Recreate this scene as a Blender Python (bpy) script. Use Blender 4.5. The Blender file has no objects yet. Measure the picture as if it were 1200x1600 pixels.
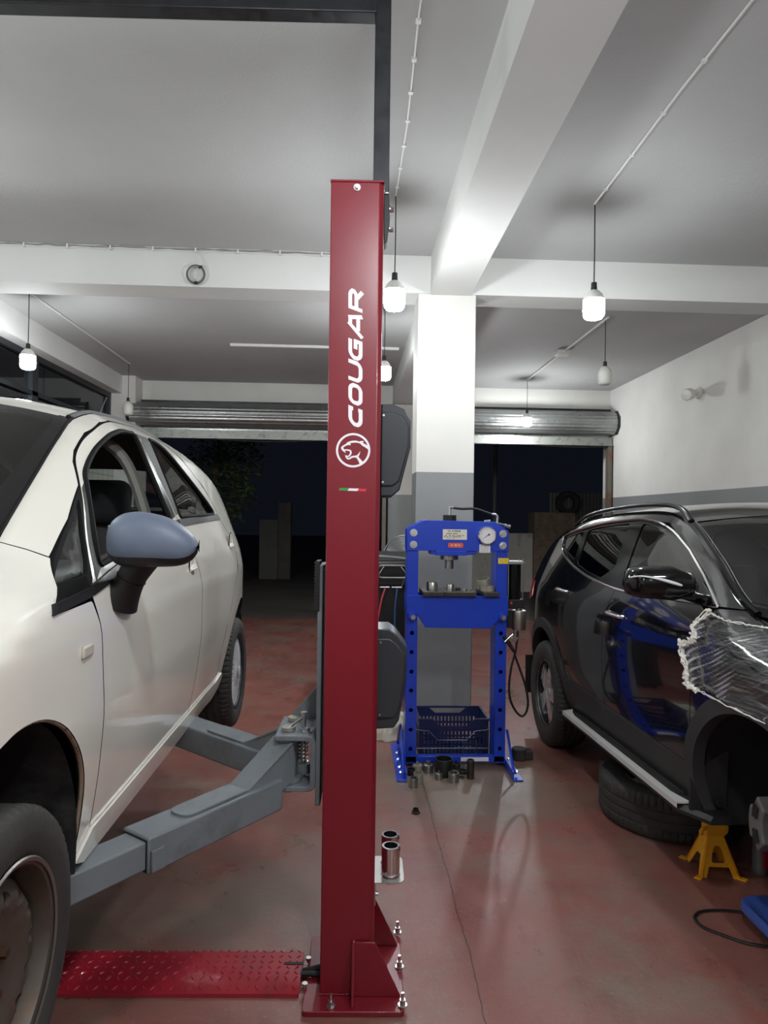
import bpy, bmesh, math, random
import numpy as np
from mathutils import Vector, Matrix
from mathutils.geometry import delaunay_2d_cdt
random.seed(7)
SC = bpy.context.scene
COL = SC.collection
R_ = math.radians
# ------------------------------------------------------------------ camera (a phone held at eye height)
F = 1063.0; YAW = R_(2.69); PIT = R_(0.485); ROLL = 0.0134; EYE = 1.63
f0 = Vector((math.sin(YAW)*math.cos(PIT), math.cos(YAW)*math.cos(PIT), math.sin(PIT)))
r0 = Vector((math.cos(YAW), -math.sin(YAW), 0)); u0 = r0.cross(f0)
CR = r0*math.cos(ROLL)+u0*math.sin(ROLL); CU = u0*math.cos(ROLL)-r0*math.sin(ROLL)
cam_d = bpy.data.cameras.new('camera'); cam = bpy.data.objects.new('camera', cam_d); COL.objects.link(cam)
cam_d.sensor_fit = 'VERTICAL'; cam_d.sensor_height = 24.0; cam_d.lens = 24.0*F/1600; cam_d.clip_start = .02; cam_d.clip_end = 200
cam.matrix_world = Matrix(((CR.x, CU.x, -f0.x, 0), (CR.y, CU.y, -f0.y, 0), (CR.z, CU.z, -f0.z, EYE), (0, 0, 0, 1)))
SC.camera = cam
def aY(x, y, Y):      # point at depth Y seen at a place of the photograph
    d = f0+CR*((x-600)/F)-CU*((y-800)/F); return Vector((0, 0, EYE))+d*(Y/d.y)
def aZ(x, y, Z):
    d = f0+CR*((x-600)/F)-CU*((y-800)/F); return Vector((0, 0, EYE))+d*((Z-EYE)/d.z)
def aX(x, y, X):
    d = f0+CR*((x-600)/F)-CU*((y-800)/F); return Vector((0, 0, EYE))+d*(X/d.x)
SC.view_settings.view_transform = 'Standard'; SC.view_settings.look = 'None'
SC.view_settings.gamma = 1; SC.view_settings.exposure = 1.52; SC.view_settings.use_curve_mapping = False
# ------------------------------------------------------------------ materials
def lin(c):
    return tuple(((v/255)/12.92 if v/255 <= .04045 else ((v/255+.055)/1.055)**2.4) for v in c)
MATS = {}
def mat(name, rgb, rough=.5, metal=0, var=0, vs=4, bump=0, bs=60, coat=0, spec=.5, rvar=0, dirt=None, ds=3, dlo=.55, dhi=.7):
    if name in MATS: return MATS[name]
    m = bpy.data.materials.new(name); m.use_nodes = True; nt = m.node_tree; N = nt.nodes; L = nt.links
    b = N['Principled BSDF']; c = lin(rgb)
    b.inputs['Base Color'].default_value = (*c, 1); b.inputs['Roughness'].default_value = rough
    b.inputs['Metallic'].default_value = metal; b.inputs['Coat Weight'].default_value = coat
    b.inputs['Coat Roughness'].default_value = .03; b.inputs['Specular IOR Level'].default_value = spec
    tc = N.new('ShaderNodeTexCoord')
    def noise(s, det=5, ro=.6):
        n = N.new('ShaderNodeTexNoise'); n.inputs['Scale'].default_value = s; n.inputs['Detail'].default_value = det
        n.inputs['Roughness'].default_value = ro; L.new(tc.outputs['Object'], n.inputs['Vector']); return n
    src = None
    if var:
        n = noise(vs); r = N.new('ShaderNodeMapRange'); r.inputs[1].default_value = .3; r.inputs[2].default_value = .7
        r.inputs[3].default_value = 1-var; r.inputs[4].default_value = 1+var; L.new(n.outputs[0], r.inputs[0])
        x = N.new('ShaderNodeVectorMath'); x.operation = 'SCALE'; x.inputs[0].default_value = c; L.new(r.outputs[0], x.inputs['Scale'])
        src = x.outputs[0]
    if dirt:
        n = noise(ds, 8, .7); r = N.new('ShaderNodeMapRange'); r.inputs[1].default_value = dlo; r.inputs[2].default_value = dhi
        L.new(n.outputs[0], r.inputs[0]); mx = N.new('ShaderNodeMix'); mx.data_type = 'RGBA'
        L.new(r.outputs[0], mx.inputs[0]); mx.inputs[6].default_value = (*c, 1); mx.inputs[7].default_value = (*lin(dirt), 1)
        if src: L.new(src, mx.inputs[6])
        src = mx.outputs[2]
    if src: L.new(src, b.inputs['Base Color'])
    if rvar:
        n = noise(vs*2.3+3); r = N.new('ShaderNodeMapRange'); r.inputs[1].default_value = .3; r.inputs[2].default_value = .7
        r.inputs[3].default_value = max(0, rough-rvar); r.inputs[4].default_value = min(1, rough+rvar)
        L.new(n.outputs[0], r.inputs[0]); L.new(r.outputs[0], b.inputs['Roughness'])
    if bump:
        n = noise(bs, 4); bp = N.new('ShaderNodeBump'); bp.inputs['Strength'].default_value = bump; bp.inputs['Distance'].default_value = .01
        L.new(n.outputs[0], bp.inputs['Height']); L.new(bp.outputs[0], b.inputs['Normal'])
    MATS[name] = m; return m
def glass(name, tint, refl=1.5, rough=0.0):
    m = bpy.data.materials.new(name); m.use_nodes = True; nt = m.node_tree; N = nt.nodes; L = nt.links
    N.remove(N['Principled BSDF']); out = N['Material Output']
    t = N.new('ShaderNodeBsdfTransparent'); t.inputs[0].default_value = (*tint, 1)
    g = N.new('ShaderNodeBsdfGlossy'); g.inputs['Roughness'].default_value = rough
    lw = N.new('ShaderNodeLayerWeight'); pw = N.new('ShaderNodeMath'); pw.operation = 'POWER'; pw.inputs[1].default_value = 5; L.new(lw.outputs['Facing'], pw.inputs[0])
    fr = N.new('ShaderNodeMapRange'); fr.inputs[3].default_value = ((refl-1)/(refl+1))**2*1.9; fr.inputs[4].default_value = 1; L.new(pw.outputs[0], fr.inputs[0])
    mx = N.new('ShaderNodeMixShader'); L.new(fr.outputs[0], mx.inputs[0]); L.new(t.outputs[0], mx.inputs[1]); L.new(g.outputs[0], mx.inputs[2])
    L.new(mx.outputs[0], out.inputs[0]); MATS[name] = m; return m
def emit(name, col, s):
    m = bpy.data.materials.new(name); m.use_nodes = True; b = m.node_tree.nodes['Principled BSDF']
    b.inputs['Base Color'].default_value = (.8, .8, .8, 1); b.inputs['Emission Color'].default_value = (*col, 1); b.inputs['Emission Strength'].default_value = s
    MATS[name] = m; return m
# ------------------------------------------------------------------ mesh builder
def frame_of(d):
    d = Vector(d).normalized(); a = Vector((0, 0, 1)) if abs(d.z) < .9 else Vector((1, 0, 0))
    u = d.cross(a).normalized(); return u, d.cross(u).normalized(), d
class MB:
    def __init__(s): s.v = []; s.f = []; s.mi = []
    def add(s, vs, fs, mi=0):
        k = len(s.v); s.v += [tuple(p) for p in vs]; s.f += [tuple(i+k for i in f) for f in fs]; s.mi += [mi]*len(fs); return s
    def box(s, c, d, M=None, mi=0):
        c = Vector(c); x, y, z = d[0]/2, d[1]/2, d[2]/2
        vs = [Vector((a*x, b*y, e*z)) for e in (-1, 1) for b in (-1, 1) for a in (-1, 1)]
        if M is not None: vs = [M @ p for p in vs]
        return s.add([c+p for p in vs], [(0, 2, 3, 1), (4, 5, 7, 6), (0, 1, 5, 4), (2, 6, 7, 3), (0, 4, 6, 2), (1, 3, 7, 5)], mi)
    def bb(s, x0, x1, y0, y1, z0, z1, mi=0):
        return s.box(((x0+x1)/2, (y0+y1)/2, (z0+z1)/2), (abs(x1-x0), abs(y1-y0), abs(z1-z0)), None, mi)
    def cyl(s, p0, p1, r0, r1=None, n=24, caps=True, mi=0, ph=0):
        p0, p1 = Vector(p0), Vector(p1); r1 = r0 if r1 is None else r1; u, w, d = frame_of(p1-p0)
        vs = []
        for p, r in ((p0, r0), (p1, r1)):
            for i in range(n):
                a = 2*math.pi*i/n+ph; vs.append(p+u*(r*math.cos(a))+w*(r*math.sin(a)))
        fs = [(i, (i+1) % n, n+(i+1) % n, n+i) for i in range(n)]
        if caps: fs += [tuple(range(n-1, -1, -1)), tuple(range(n, 2*n))]
        return s.add(vs, fs, mi)
    def lathe(s, prof, p=(0, 0, 0), d=(0, 0, 1), n=32, mi=0, a0=0, a1=None):
        u, w, d = frame_of(d); p = Vector(p); full = a1 is None; a1 = a0+2*math.pi if full else a1
        m = n if full else n+1; vs = []
        for r, h in prof:
            for i in range(m):
                a = a0+(a1-a0)*i/n; vs.append(p+d*h+u*(r*math.cos(a))+w*(r*math.sin(a)))
        fs = []
        for j in range(len(prof)-1):
            for i in range(n):
                k = (i+1) % m; fs.append((j*m+i, j*m+k, (j+1)*m+k, (j+1)*m+i))
        return s.add(vs, fs, mi)
    def tube(s, pts, r, n=8, closed=False, caps=True, mi=0, flat=1.0):
        P = [Vector(p) for p in pts]; m = len(P); vs = []; u = None
        for i in range(m):
            t = (P[(i+1) % m]-P[i-1]) if closed else (P[min(i+1, m-1)]-P[max(i-1, 0)])
            if t.length < 1e-9: t = Vector((0, 0, 1))
            t.normalize()
            if u is None: u = frame_of(t)[0]
            u = (u-t*u.dot(t))
            u = u.normalized() if u.length > 1e-6 else frame_of(t)[0]
            w = t.cross(u); rr = r[i] if isinstance(r, (list, tuple)) else r
            for k in range(n):
                a = 2*math.pi*k/n; vs.append(P[i]+u*(rr*math.cos(a))+w*(rr*flat*math.sin(a)))
        fs = []
        for i in range(m if closed else m-1):
            j = (i+1) % m
            for k in range(n): fs.append((i*n+k, i*n+(k+1) % n, j*n+(k+1) % n, j*n+k))
        if caps and not closed: fs += [tuple(range(n-1, -1, -1)), tuple((m-1)*n+k for k in range(n))]
        return s.add(vs, fs, mi)
    def prism(s, poly, vec, mi=0):
        P = [Vector(p) for p in poly]; v = Vector(vec); n = len(P)
        nrm = Vector((0, 0, 0))
        for i in range(n): nrm += P[i].cross(P[(i+1) % n])
        if nrm.dot(v) > 0: P.reverse()
        return s.add(P+[p+v for p in P], [tuple(range(n)), tuple(range(2*n-1, n-1, -1))]+[((i+1) % n, i, n+i, n+(i+1) % n) for i in range(n)], mi)
    def grid(s, G, mi=0, wrap=False):
        a, b = len(G), len(G[0]); fs = []
        for i in range(a-1):
            for j in range(b if wrap else b-1): fs.append((i*b+j, i*b+(j+1) % b, (i+1)*b+(j+1) % b, (i+1)*b+j))
        return s.add([p for row in G for p in row], fs, mi)
    def ball(s, c, r, n=16, m=10, mi=0):
        rx, ry, rz = r if isinstance(r, (tuple, list)) else (r, r, r); c = Vector(c)
        G = [[c+Vector((rx*math.sin(t)*math.cos(a), ry*math.sin(t)*math.sin(a), rz*math.cos(t))) for a in [2*math.pi*i/n for i in range(n)]]
             for t in [math.pi*(.001+.998*j/m) for j in range(m+1)]]
        return s.grid(G, mi, True)
    def ribbon(s, pts, w, mi=0):      # flat stroke: pts 2D list -> quads via callback later
        return s
WM = {}
def _tag(o, label=None, cat=None, group=None, kind=None):
    if label: o['label'] = label
    if cat: o['category'] = cat
    if group: o['group'] = group
    if kind: o['kind'] = kind
    return o
def build(name, mb, mats, parent=None, bev=0, seg=2, world=False, loc=None, sharp=38, sub=0, label=None, cat=None, group=None, kind=None, flip=True):
    me = bpy.data.meshes.new(name)
    vs = mb.v
    if parent is not None and world:
        I = WM[parent].inverted(); vs = [tuple(I @ Vector(p)) for p in vs]
    elif loc is not None:
        l = Vector(loc); vs = [tuple(Vector(p)-l) for p in vs]
    me.from_pydata(vs, [], mb.f)
    mats = mats if isinstance(mats, (list, tuple)) else [mats]
    for m in mats: me.materials.append(m)
    me.polygons.foreach_set('material_index', mb.mi)
    if flip:
        bm = bmesh.new(); bm.from_mesh(me); bmesh.ops.recalc_face_normals(bm, faces=bm.faces); bm.to_mesh(me); bm.free()
    me.polygons.foreach_set('use_smooth', [True]*len(me.polygons))
    me.set_sharp_from_angle(angle=R_(sharp)); me.update()
    o = bpy.data.objects.new(name, me); COL.objects.link(o)
    M = Matrix.Identity(4)
    if parent is not None: o.parent = parent; M = WM[parent].copy()
    elif loc is not None: o.location = loc; M = Matrix.Translation(loc)
    WM[o] = M
    if bev:
        b = o.modifiers.new('bevel', 'BEVEL'); b.width = bev; b.segments = seg; b.limit_method = 'ANGLE'; b.angle_limit = R_(40)
    if sub:
        b = o.modifiers.new('subd', 'SUBSURF'); b.levels = sub; b.render_levels = sub
    return _tag(o, label, cat, group, kind)
def thing(name, label, cat, loc=(0, 0, 0), rot=(0, 0, 0), group=None):
    o = bpy.data.objects.new(name, None); COL.objects.link(o); o.location = loc; o.rotation_euler = rot; o.empty_display_size = .1
    WM[o] = Matrix.Translation(loc) @ Matrix.Rotation(rot[2], 4, 'Z') @ Matrix.Rotation(rot[1], 4, 'Y') @ Matrix.Rotation(rot[0], 4, 'X')
    return _tag(o, label, cat, group)
def struct(name, mb, m, bev=0): return build(name, mb, m, bev=bev, kind='structure')
def dup(root, loc, rz=None, label=None, name=None):
    r = root.copy(); COL.objects.link(r); r.location = loc
    if rz is not None: r.rotation_euler = (0, 0, rz)
    if label: r['label'] = label
    for ch in list(root.children):
        c = ch.copy(); COL.objects.link(c); c.parent = r
        for g in list(ch.children):
            d = g.copy(); COL.objects.link(d); d.parent = c
    return r
# planar helpers ---------------------------------------------------
def rp(pts, n=5):     # polygon with rounded corners: (a,b[,r])
    P = [(Vector((p[0], p[1])), p[2] if len(p) > 2 else 0) for p in pts]; out = []; m = len(P)
    for i, (p, r) in enumerate(P):
        if not r: out.append((p.x, p.y)); continue
        a, b = P[i-1][0]-p, P[(i+1) % m][0]-p
        ra, rb = min(r, a.length*.48), min(r, b.length*.48); A = p+a.normalized()*ra; B = p+b.normalized()*rb
        for k in range(n+1):
            t = k/n; q = A*(1-t)**2+p*2*t*(1-t)+B*t*t; out.append((q.x, q.y))
    return out
def arc(cy, cz, r, a0, a1, n=24):
    return [(cy+r*math.cos(R_(a0+(a1-a0)*i/n)), cz+r*math.sin(R_(a0+(a1-a0)*i/n))) for i in range(n+1)]
def resample(P, step):
    out = []
    for i in range(len(P)):
        a, b = P[i], P[(i+1) % len(P)]; d = math.hypot(b[0]-a[0], b[1]-a[1])
        if d < 1e-6: continue
        k = max(1, math.ceil(d/step))
        out += [(a[0]+(b[0]-a[0])*j/k, a[1]+(b[1]-a[1])*j/k) for j in range(k)]
    return out
def inside(P, q):
    P = np.asarray(P); q = np.asarray(q); r = np.zeros(len(q), bool); n = len(P)
    for i in range(n):
        a, b = P[i], P[(i+1) % n]
        if a[1] == b[1]: continue
        c = (a[1] > q[:, 1]) != (b[1] > q[:, 1])
        r ^= c & (q[:, 0] < (b[0]-a[0])*(q[:, 1]-a[1])/(b[1]-a[1])+a[0])
    return r
def cdt(poly, holes=(), step=.03):
    loops = [resample(poly, step)]+[resample(h, step) for h in holes]
    V = []; E = []
    for lp in loops:
        k = len(V); V += lp; E += [(k+i, k+(i+1) % len(lp)) for i in range(len(lp))]
    B = np.array(V); lo, hi = B.min(0), B.max(0)
    gx, gy = np.meshgrid(np.arange(lo[0]+step*.5, hi[0], step), np.arange(lo[1]+step*.5, hi[1], step)); g = np.stack([gx.ravel(), gy.ravel()], 1)
    if len(g):
        k = inside(loops[0], g)
        for h in loops[1:]: k &= ~inside(h, g)
        g = g[k]
    if len(g):
        d = np.full(len(g), 9.)
        for i in range(0, len(B), 200): d = np.minimum(d, np.sqrt(((g[:, None]-B[None, i:i+200])**2).sum(2)).min(1))
        g = g[d > step*.45]
    V = V+[tuple(p) for p in g]
    r = delaunay_2d_cdt([Vector(p) for p in V], E, [], 0, 1e-6)
    v = np.array([(p.x, p.y) for p in r[0]]); t = [f for f in r[2]]
    c = np.array([v[list(f)].mean(0) for f in t]); k = inside(loops[0], c)
    for h in loops[1:]: k &= ~inside(h, c)
    T = []
    for f, ok in zip(t, k):
        if not ok: continue
        a, b, cc = v[f[0]], v[f[1]], v[f[2]]
        T.append(tuple(f) if (b[0]-a[0])*(cc[1]-a[1])-(b[1]-a[1])*(cc[0]-a[0]) > 0 else tuple(reversed(f)))
    return v, T
def sheet(mb, poly, holes, fn, rimfn=None, step=.03, mi=0, back=False):   # fn maps 2D to 3D; rimfn gives the folded edge
    v, T = cdt(poly, holes, step); P = [fn(a, b) for a, b in v]; mb.add(P, T, mi)
    if rimfn:
        cnt = {}
        for f in T:
            for i in range(3): cnt[(f[i], f[(i+1) % 3])] = 1
        bd = [e for e in cnt if (e[1], e[0]) not in cnt]
        ids = sorted({i for e in bd for i in e}); mp = {i: k for k, i in enumerate(ids)}; n = len(ids)
        mb.add([P[i] for i in ids]+[rimfn(*v[i]) for i in ids], [(mp[b], mp[a], n+mp[a], n+mp[b]) for a, b in bd], mi)
        if back: mb.add([rimfn(a, b) for a, b in v], [tuple(reversed(f)) for f in T], mi)
    return mb
def strokes(mb, paths, fn, thick):   # 2D variable width strokes: path = [(x,y,w)..]
    for ip, P in enumerate(paths):
        th = thick*(1+.35*ip)
        L, Rr = [], []; n = len(P); cl = False
        for i in range(n):
            a = Vector(P[max(i-1, 0)][:2]); b = Vector(P[min(i+1, n-1)][:2]); p = Vector(P[i][:2]); t = (b-a)
            t = t.normalized() if t.length > 1e-9 else Vector((1, 0)); nn = Vector((-t.y, t.x)); k = 1.0
            if 0 < i < n-1:
                t1 = (p-a).normalized(); c = nn.dot(Vector((-t1.y, t1.x))); k = 1/max(c, .5)
            w = P[i][2]/2*k; L.append(p+nn*w); Rr.append(p-nn*w)
        for i in range(n-1):
            q = [L[i], Rr[i], Rr[i+1], L[i+1]]; A = [fn(*c, 0) for c in q]; Bq = [fn(*c, th) for c in q]
            mb.add(A+Bq, [(0, 1, 2, 3), (7, 6, 5, 4), (0, 4, 5, 1), (1, 5, 6, 2), (2, 6, 7, 3), (3, 7, 4, 0)])
    return mb
def smooth(pts, n=6, closed=False):
    P = [np.array(p, float) for p in pts]; m = len(P); out = []
    for i in range(m if closed else m-1):
        if closed: a, b, c, d = P[i-1], P[i], P[(i+1) % m], P[(i+2) % m]
        else: a, b, c, d = P[max(i-1, 0)], P[i], P[i+1], P[min(i+2, m-1)]
        for k in range(n):
            t = k/n; out.append(tuple(.5*((2*b)+(-a+c)*t+(2*a-5*b+4*c-d)*t*t+(-a+3*b-3*c+d)*t**3)))
    if not closed: out.append(tuple(P[-1]))
    return out
def text_mesh(mb, body, size, fn, thick, align='CENTER'):
    c = bpy.data.curves.new('tmp', 'FONT'); c.body = body; c.size = size; c.align_x = align; c.resolution_u = 3
    o = bpy.data.objects.new('tmp', c); COL.objects.link(o); dg = bpy.context.evaluated_depsgraph_get(); me = o.evaluated_get(dg).to_mesh()
    mb.add([fn(v.co.x, v.co.y, thick) for v in me.vertices], [tuple(p.vertices) for p in me.polygons]); o.evaluated_get(dg).to_mesh_clear()
    bpy.data.objects.remove(o); bpy.data.curves.remove(c); return mb
def hexbolt(mb, p, d, r, h, stud=0, washer=True):
    p = Vector(p); u, w, d = frame_of(d)
    if washer: mb.cyl(p, p+d*h*.25, r*1.5, n=20); p = p+d*h*.25
    mb.cyl(p, p+d*h, r, n=6)
    if stud: mb.cyl(p+d*h, p+d*(h+stud), r*.5, n=12)
    return mb
# ------------------------------------------------------------------ palette
WHITE = mat('white_wall_paint', (204, 204, 201), .75, var=.04, vs=1.2, bump=.12, bs=120, dirt=(190, 188, 180), ds=2.2, dlo=.62, dhi=.85)
CEIL = mat('ceiling_paint', (174, 174, 173), .85, var=.05, vs=1.0, bump=.25, bs=55, dirt=(120, 120, 120), ds=26, dlo=.735, dhi=.78)
STEEL = mat('zinc_bolts', (205, 205, 205), .28, 1)
CHROME = mat('chrome', (225, 225, 228), .08, 1)
BLACKM = mat('black_steel', (28, 29, 31), .5, .3)
RAWBLK = mat('raw_black_steel', (58, 59, 62), .42, .75, var=.2, vs=9, rvar=.12)
GALV = mat('galvanised_sheet', (158, 160, 158), .34, .85, var=.1, vs=6, rvar=.1)
RUBBER = mat('tyre_rubber', (52, 50, 48), .72, var=.25, vs=7, bump=.1, bs=90)
BLKPL = mat('black_plastic', (24, 24, 25), .5, bump=.1, bs=220)
CABLE = mat('white_cable', (214, 214, 210), .5)
BLKCAB = mat('black_cable', (22, 22, 23), .5)
def two_tone(name, top, low, h):
    m = mat(name, top, .7, bump=.12, bs=110); nt = m.node_tree; N = nt.nodes; L = nt.links; b = N['Principled BSDF']
    g = N.new('ShaderNodeNewGeometry'); s = N.new('ShaderNodeSeparateXYZ'); L.new(g.outputs['Position'], s.inputs[0])
    r = N.new('ShaderNodeMath'); r.operation = 'GREATER_THAN'; r.inputs[1].default_value = h; L.new(s.outputs[2], r.inputs[0])
    n = N.new('ShaderNodeTexNoise'); n.inputs['Scale'].default_value = 1.7; n.inputs['Detail'].default_value = 7; L.new(g.outputs['Position'], n.inputs['Vector'])
    mr = N.new('ShaderNodeMapRange'); mr.inputs[1].default_value = .3; mr.inputs[2].default_value = .7; mr.inputs[3].default_value = .93; mr.inputs[4].default_value = 1.04; L.new(n.outputs[0], mr.inputs[0])
    mx = N.new('ShaderNodeMix'); mx.data_type = 'RGBA'; mx.inputs[6].default_value = (*lin(low), 1); mx.inputs[7].default_value = (*lin(top), 1); L.new(r.outputs[0], mx.inputs[0])
    v = N.new('ShaderNodeVectorMath'); v.operation = 'SCALE'; L.new(mx.outputs[2], v.inputs[0]); L.new(mr.outputs[0], v.inputs['Scale']); L.new(v.outputs[0], b.inputs['Base Color'])
    rr = N.new('ShaderNodeMapRange'); rr.inputs[3].default_value = .42; rr.inputs[4].default_value = .75; L.new(r.outputs[0], rr.inputs[0]); L.new(rr.outputs[0], b.inputs['Roughness'])
    return m
TWO = two_tone('two_tone_wall_paint', (206, 204, 198), (128, 130, 130), 2.0)
def floor_mat():
    m = bpy.data.materials.new('worn_red_floor'); m.use_nodes = True; nt = m.node_tree; N = nt.nodes; L = nt.links; b = N['Principled BSDF']
    g = N.new('ShaderNodeNewGeometry')
    def nz(s, d=8, r=.65, stretch=None):
        n = N.new('ShaderNodeTexNoise'); n.inputs['Scale'].default_value = s; n.inputs['Detail'].default_value = d; n.inputs['Roughness'].default_value = r
        if stretch:
            mp = N.new('ShaderNodeMapping'); mp.inputs['Scale'].default_value = stretch; mp.inputs['Rotation'].default_value = (0, 0, .5); L.new(g.outputs['Position'], mp.inputs[0]); L.new(mp.outputs[0], n.inputs['Vector'])
        else: L.new(g.outputs['Position'], n.inputs['Vector'])
        return n.outputs[0]
    def ramp(x, a, c, lo=0, hi=1):
        r = N.new('ShaderNodeMapRange'); r.inputs[1].default_value = a; r.inputs[2].default_value = c; r.inputs[3].default_value = lo; r.inputs[4].default_value = hi; L.new(x, r.inputs[0]); return r.outputs[0]
    def mix(f, a, c):
        x = N.new('ShaderNodeMix'); x.data_type = 'RGBA'; L.new(f, x.inputs[0])
        for s, k in ((a, 6), (c, 7)):
            if isinstance(s, tuple): x.inputs[k].default_value = (*lin(s), 1)
            else: L.new(s, x.inputs[k])
        return x.outputs[2]
    c = mix(ramp(nz(.9), .35, .68), (142, 88, 79), (126, 80, 71))
    c = mix(ramp(nz(1.35, 9, .7), (.47), .66, 0, .85), c, (126, 110, 98))
    c = mix(ramp(nz(3.1, 9, .75), .54, .72, 0, .75), c, (98, 62, 56))
    c = mix(ramp(nz(55, 3, .5), .66, .76, 0, .5), c, (168, 146, 134))
    c = mix(ramp(nz(9, 8, .8, (1, 14, 1)), .64, .76, 0, .35), c, (160, 136, 124))
    c = mix(ramp(nz(14, 9, .8), .56, .72, 0, .55), c, (92, 62, 55))
    c = mix(ramp(nz(6, 9, .75, (1, 5, 1)), .55, .75, 0, .4), c, (140, 118, 106))
    c = mix(ramp(nz(120, 3, .6), .62, .75, 0, .4), c, (70, 48, 44))
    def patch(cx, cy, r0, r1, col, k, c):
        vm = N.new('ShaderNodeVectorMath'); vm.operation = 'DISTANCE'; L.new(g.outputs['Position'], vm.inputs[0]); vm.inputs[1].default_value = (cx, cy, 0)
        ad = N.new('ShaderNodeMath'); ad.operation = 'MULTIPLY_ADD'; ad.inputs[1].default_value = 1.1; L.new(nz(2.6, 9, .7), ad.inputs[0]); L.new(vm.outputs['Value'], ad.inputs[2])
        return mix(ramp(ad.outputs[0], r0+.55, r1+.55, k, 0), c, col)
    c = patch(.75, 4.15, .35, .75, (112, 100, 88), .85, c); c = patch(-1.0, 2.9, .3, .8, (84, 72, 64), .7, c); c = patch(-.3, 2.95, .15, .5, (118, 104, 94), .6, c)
    # fine cracks line of the slab joint
    s = N.new('ShaderNodeSeparateXYZ'); L.new(g.outputs['Position'], s.inputs[0])
    wob = N.new('ShaderNodeMath'); wob.operation = 'MULTIPLY_ADD'; wob.inputs[1].default_value = .05; L.new(nz(2.5, 6), wob.inputs[0]); L.new(s.outputs[0], wob.inputs[2])
    dd = N.new('ShaderNodeMath'); dd.operation = 'SUBTRACT'; dd.inputs[1].default_value = .485; L.new(wob.outputs[0], dd.inputs[0])
    ab = N.new('ShaderNodeMath'); ab.operation = 'ABSOLUTE'; L.new(dd.outputs[0], ab.inputs[0])
    c = mix(ramp(ab.outputs[0], .0012, .0035, .85, 0), c, (48, 36, 32))
    L.new(c, b.inputs['Base Color']); L.new(ramp(nz(2.3, 8, .7), .3, .7, .2, .5), b.inputs['Roughness']); b.inputs['Specular IOR Level'].default_value = .5
    bp = N.new('ShaderNodeBump'); bp.inputs['Strength'].default_value = .19; bp.inputs['Distance'].default_value = .01; L.new(nz(38, 9, .75), bp.inputs['Height']); L.new(bp.outputs[0], b.inputs['Normal'])
    return m
def tile_mat():
    m = bpy.data.materials.new('pale_wall_tiles'); m.use_nodes = True; nt = m.node_tree; N = nt.nodes; L = nt.links; b = N['Principled BSDF']
    g = N.new('ShaderNodeNewGeometry'); mp = N.new('ShaderNodeMapping'); mp.inputs['Rotation'].default_value = (R_(90), 0, R_(90)); 
    sx = N.new('ShaderNodeSeparateXYZ'); cb = N.new('ShaderNodeCombineXYZ'); L.new(g.outputs['Position'], sx.inputs[0]); L.new(sx.outputs[1], cb.inputs[0]); L.new(sx.outputs[2], cb.inputs[1])
    t = N.new('ShaderNodeTexBrick'); t.offset = 0; t.inputs['Scale'].default_value = 1; t.inputs['Brick Width'].default_value = .2; t.inputs['Row Height'].default_value = .2; t.inputs['Mortar Size'].default_value = .006
    t.inputs['Color1'].default_value = (*lin((206, 214, 206)), 1); t.inputs['Color2'].default_value = (*lin((196, 206, 198)), 1); t.inputs['Mortar'].default_value = (*lin((150, 156, 150)), 1)
    L.new(cb.outputs[0], t.inputs[0]); L.new(t.outputs[0], b.inputs['Base Color']); b.inputs['Roughness'].default_value = .25
    return m
# ------------------------------------------------------------------ the room
XL, XR, YB, YF, H, HB = -3.6, 4.15, 10.8, -5.0, 3.73, 3.43
struct('floor', MB().bb(XL-.3, XR+.3, YF-.3, YB+.15, -.2, 0), floor_mat())
struct('ceiling', MB().bb(XL-.3, XR+.3, YF-.3, YB+.3, H, H+.25), CEIL)
struct('wall_right', MB().bb(XR, XR+.25, YF, YB+.3, 0, H), TWO)
struct('wall_front', MB().bb(XL, XR, YF-.25, YF, 0, H), TWO)
struct('wall_left', MB().bb(XL-.25, XL, YF, YB+.3, 0, 2.35), tile_mat())
b = MB().bb(XL, .57, YB, YB+.25, 3.2, H); b.bb(1.0, XR, YB, YB+.25, 3.2, H); b.bb(.57, 1.0, YB-.02, YB+.25, 0, H); b.bb(XL-.2, -3.3, YB-.35, YB+.25, 0, H)
struct('wall_back', b, TWO)
struct('pillar', MB().bb(.505, .972, 5.41, 5.77, 0, HB), TWO, bev=.006)
struct('beam_crosswise', MB().bb(XL-.2, XR, 5.41, 5.71, HB, H), WHITE)
struct('beam_lengthwise', MB().bb(.605, .925, YF, 5.41, HB-.01, H), WHITE)
struct('beam_lengthwise_rear', MB().bb(.62, .94, 5.71, YB, HB, H), WHITE)
struct('beam_left', MB().bb(XL-.25, -3.5, YF, YB, HB+.027, H), WHITE)
DKFR = mat('dark_window_frame', (40, 44, 48), .4, .3)
WGLASS = glass('night_window_glass', (.55, .6, .62))
for k, (a, c) in enumerate(((-2.0, 1.8), (1.8, 5.2), (5.2, 8.0), (8.0, 10.45))):
    fr = MB()
    for z0, z1 in ((2.35, 2.42), (3.39, 3.457), (2.98, 3.03)): fr.bb(XL-.16, XL-.06, a, c, z0, z1)
    for y in (a, c-.07): fr.bb(XL-.16, XL-.06, y, y+.07, 2.42, 3.39)
    w = struct('window_%d' % (k+1), fr, DKFR); build('pane', MB().bb(XL-.115, XL-.105, a+.06, c-.06, 2.41, 3.4), WGLASS, w)
# ------------------------------------------------------------------ night outside
w = bpy.data.worlds.new('night'); SC.world = w; w.use_nodes = True
w.node_tree.nodes['Background'].inputs[0].default_value = (.0013, .0016, .0026, 1); w.node_tree.nodes['Background'].inputs[1].default_value = 1.0
struct('ground', MB().bb(-40, 40, YB+.15, 60, -.25, -.03), mat('yard_concrete', (92, 84, 78), .8, var=.2, vs=.8))
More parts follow.
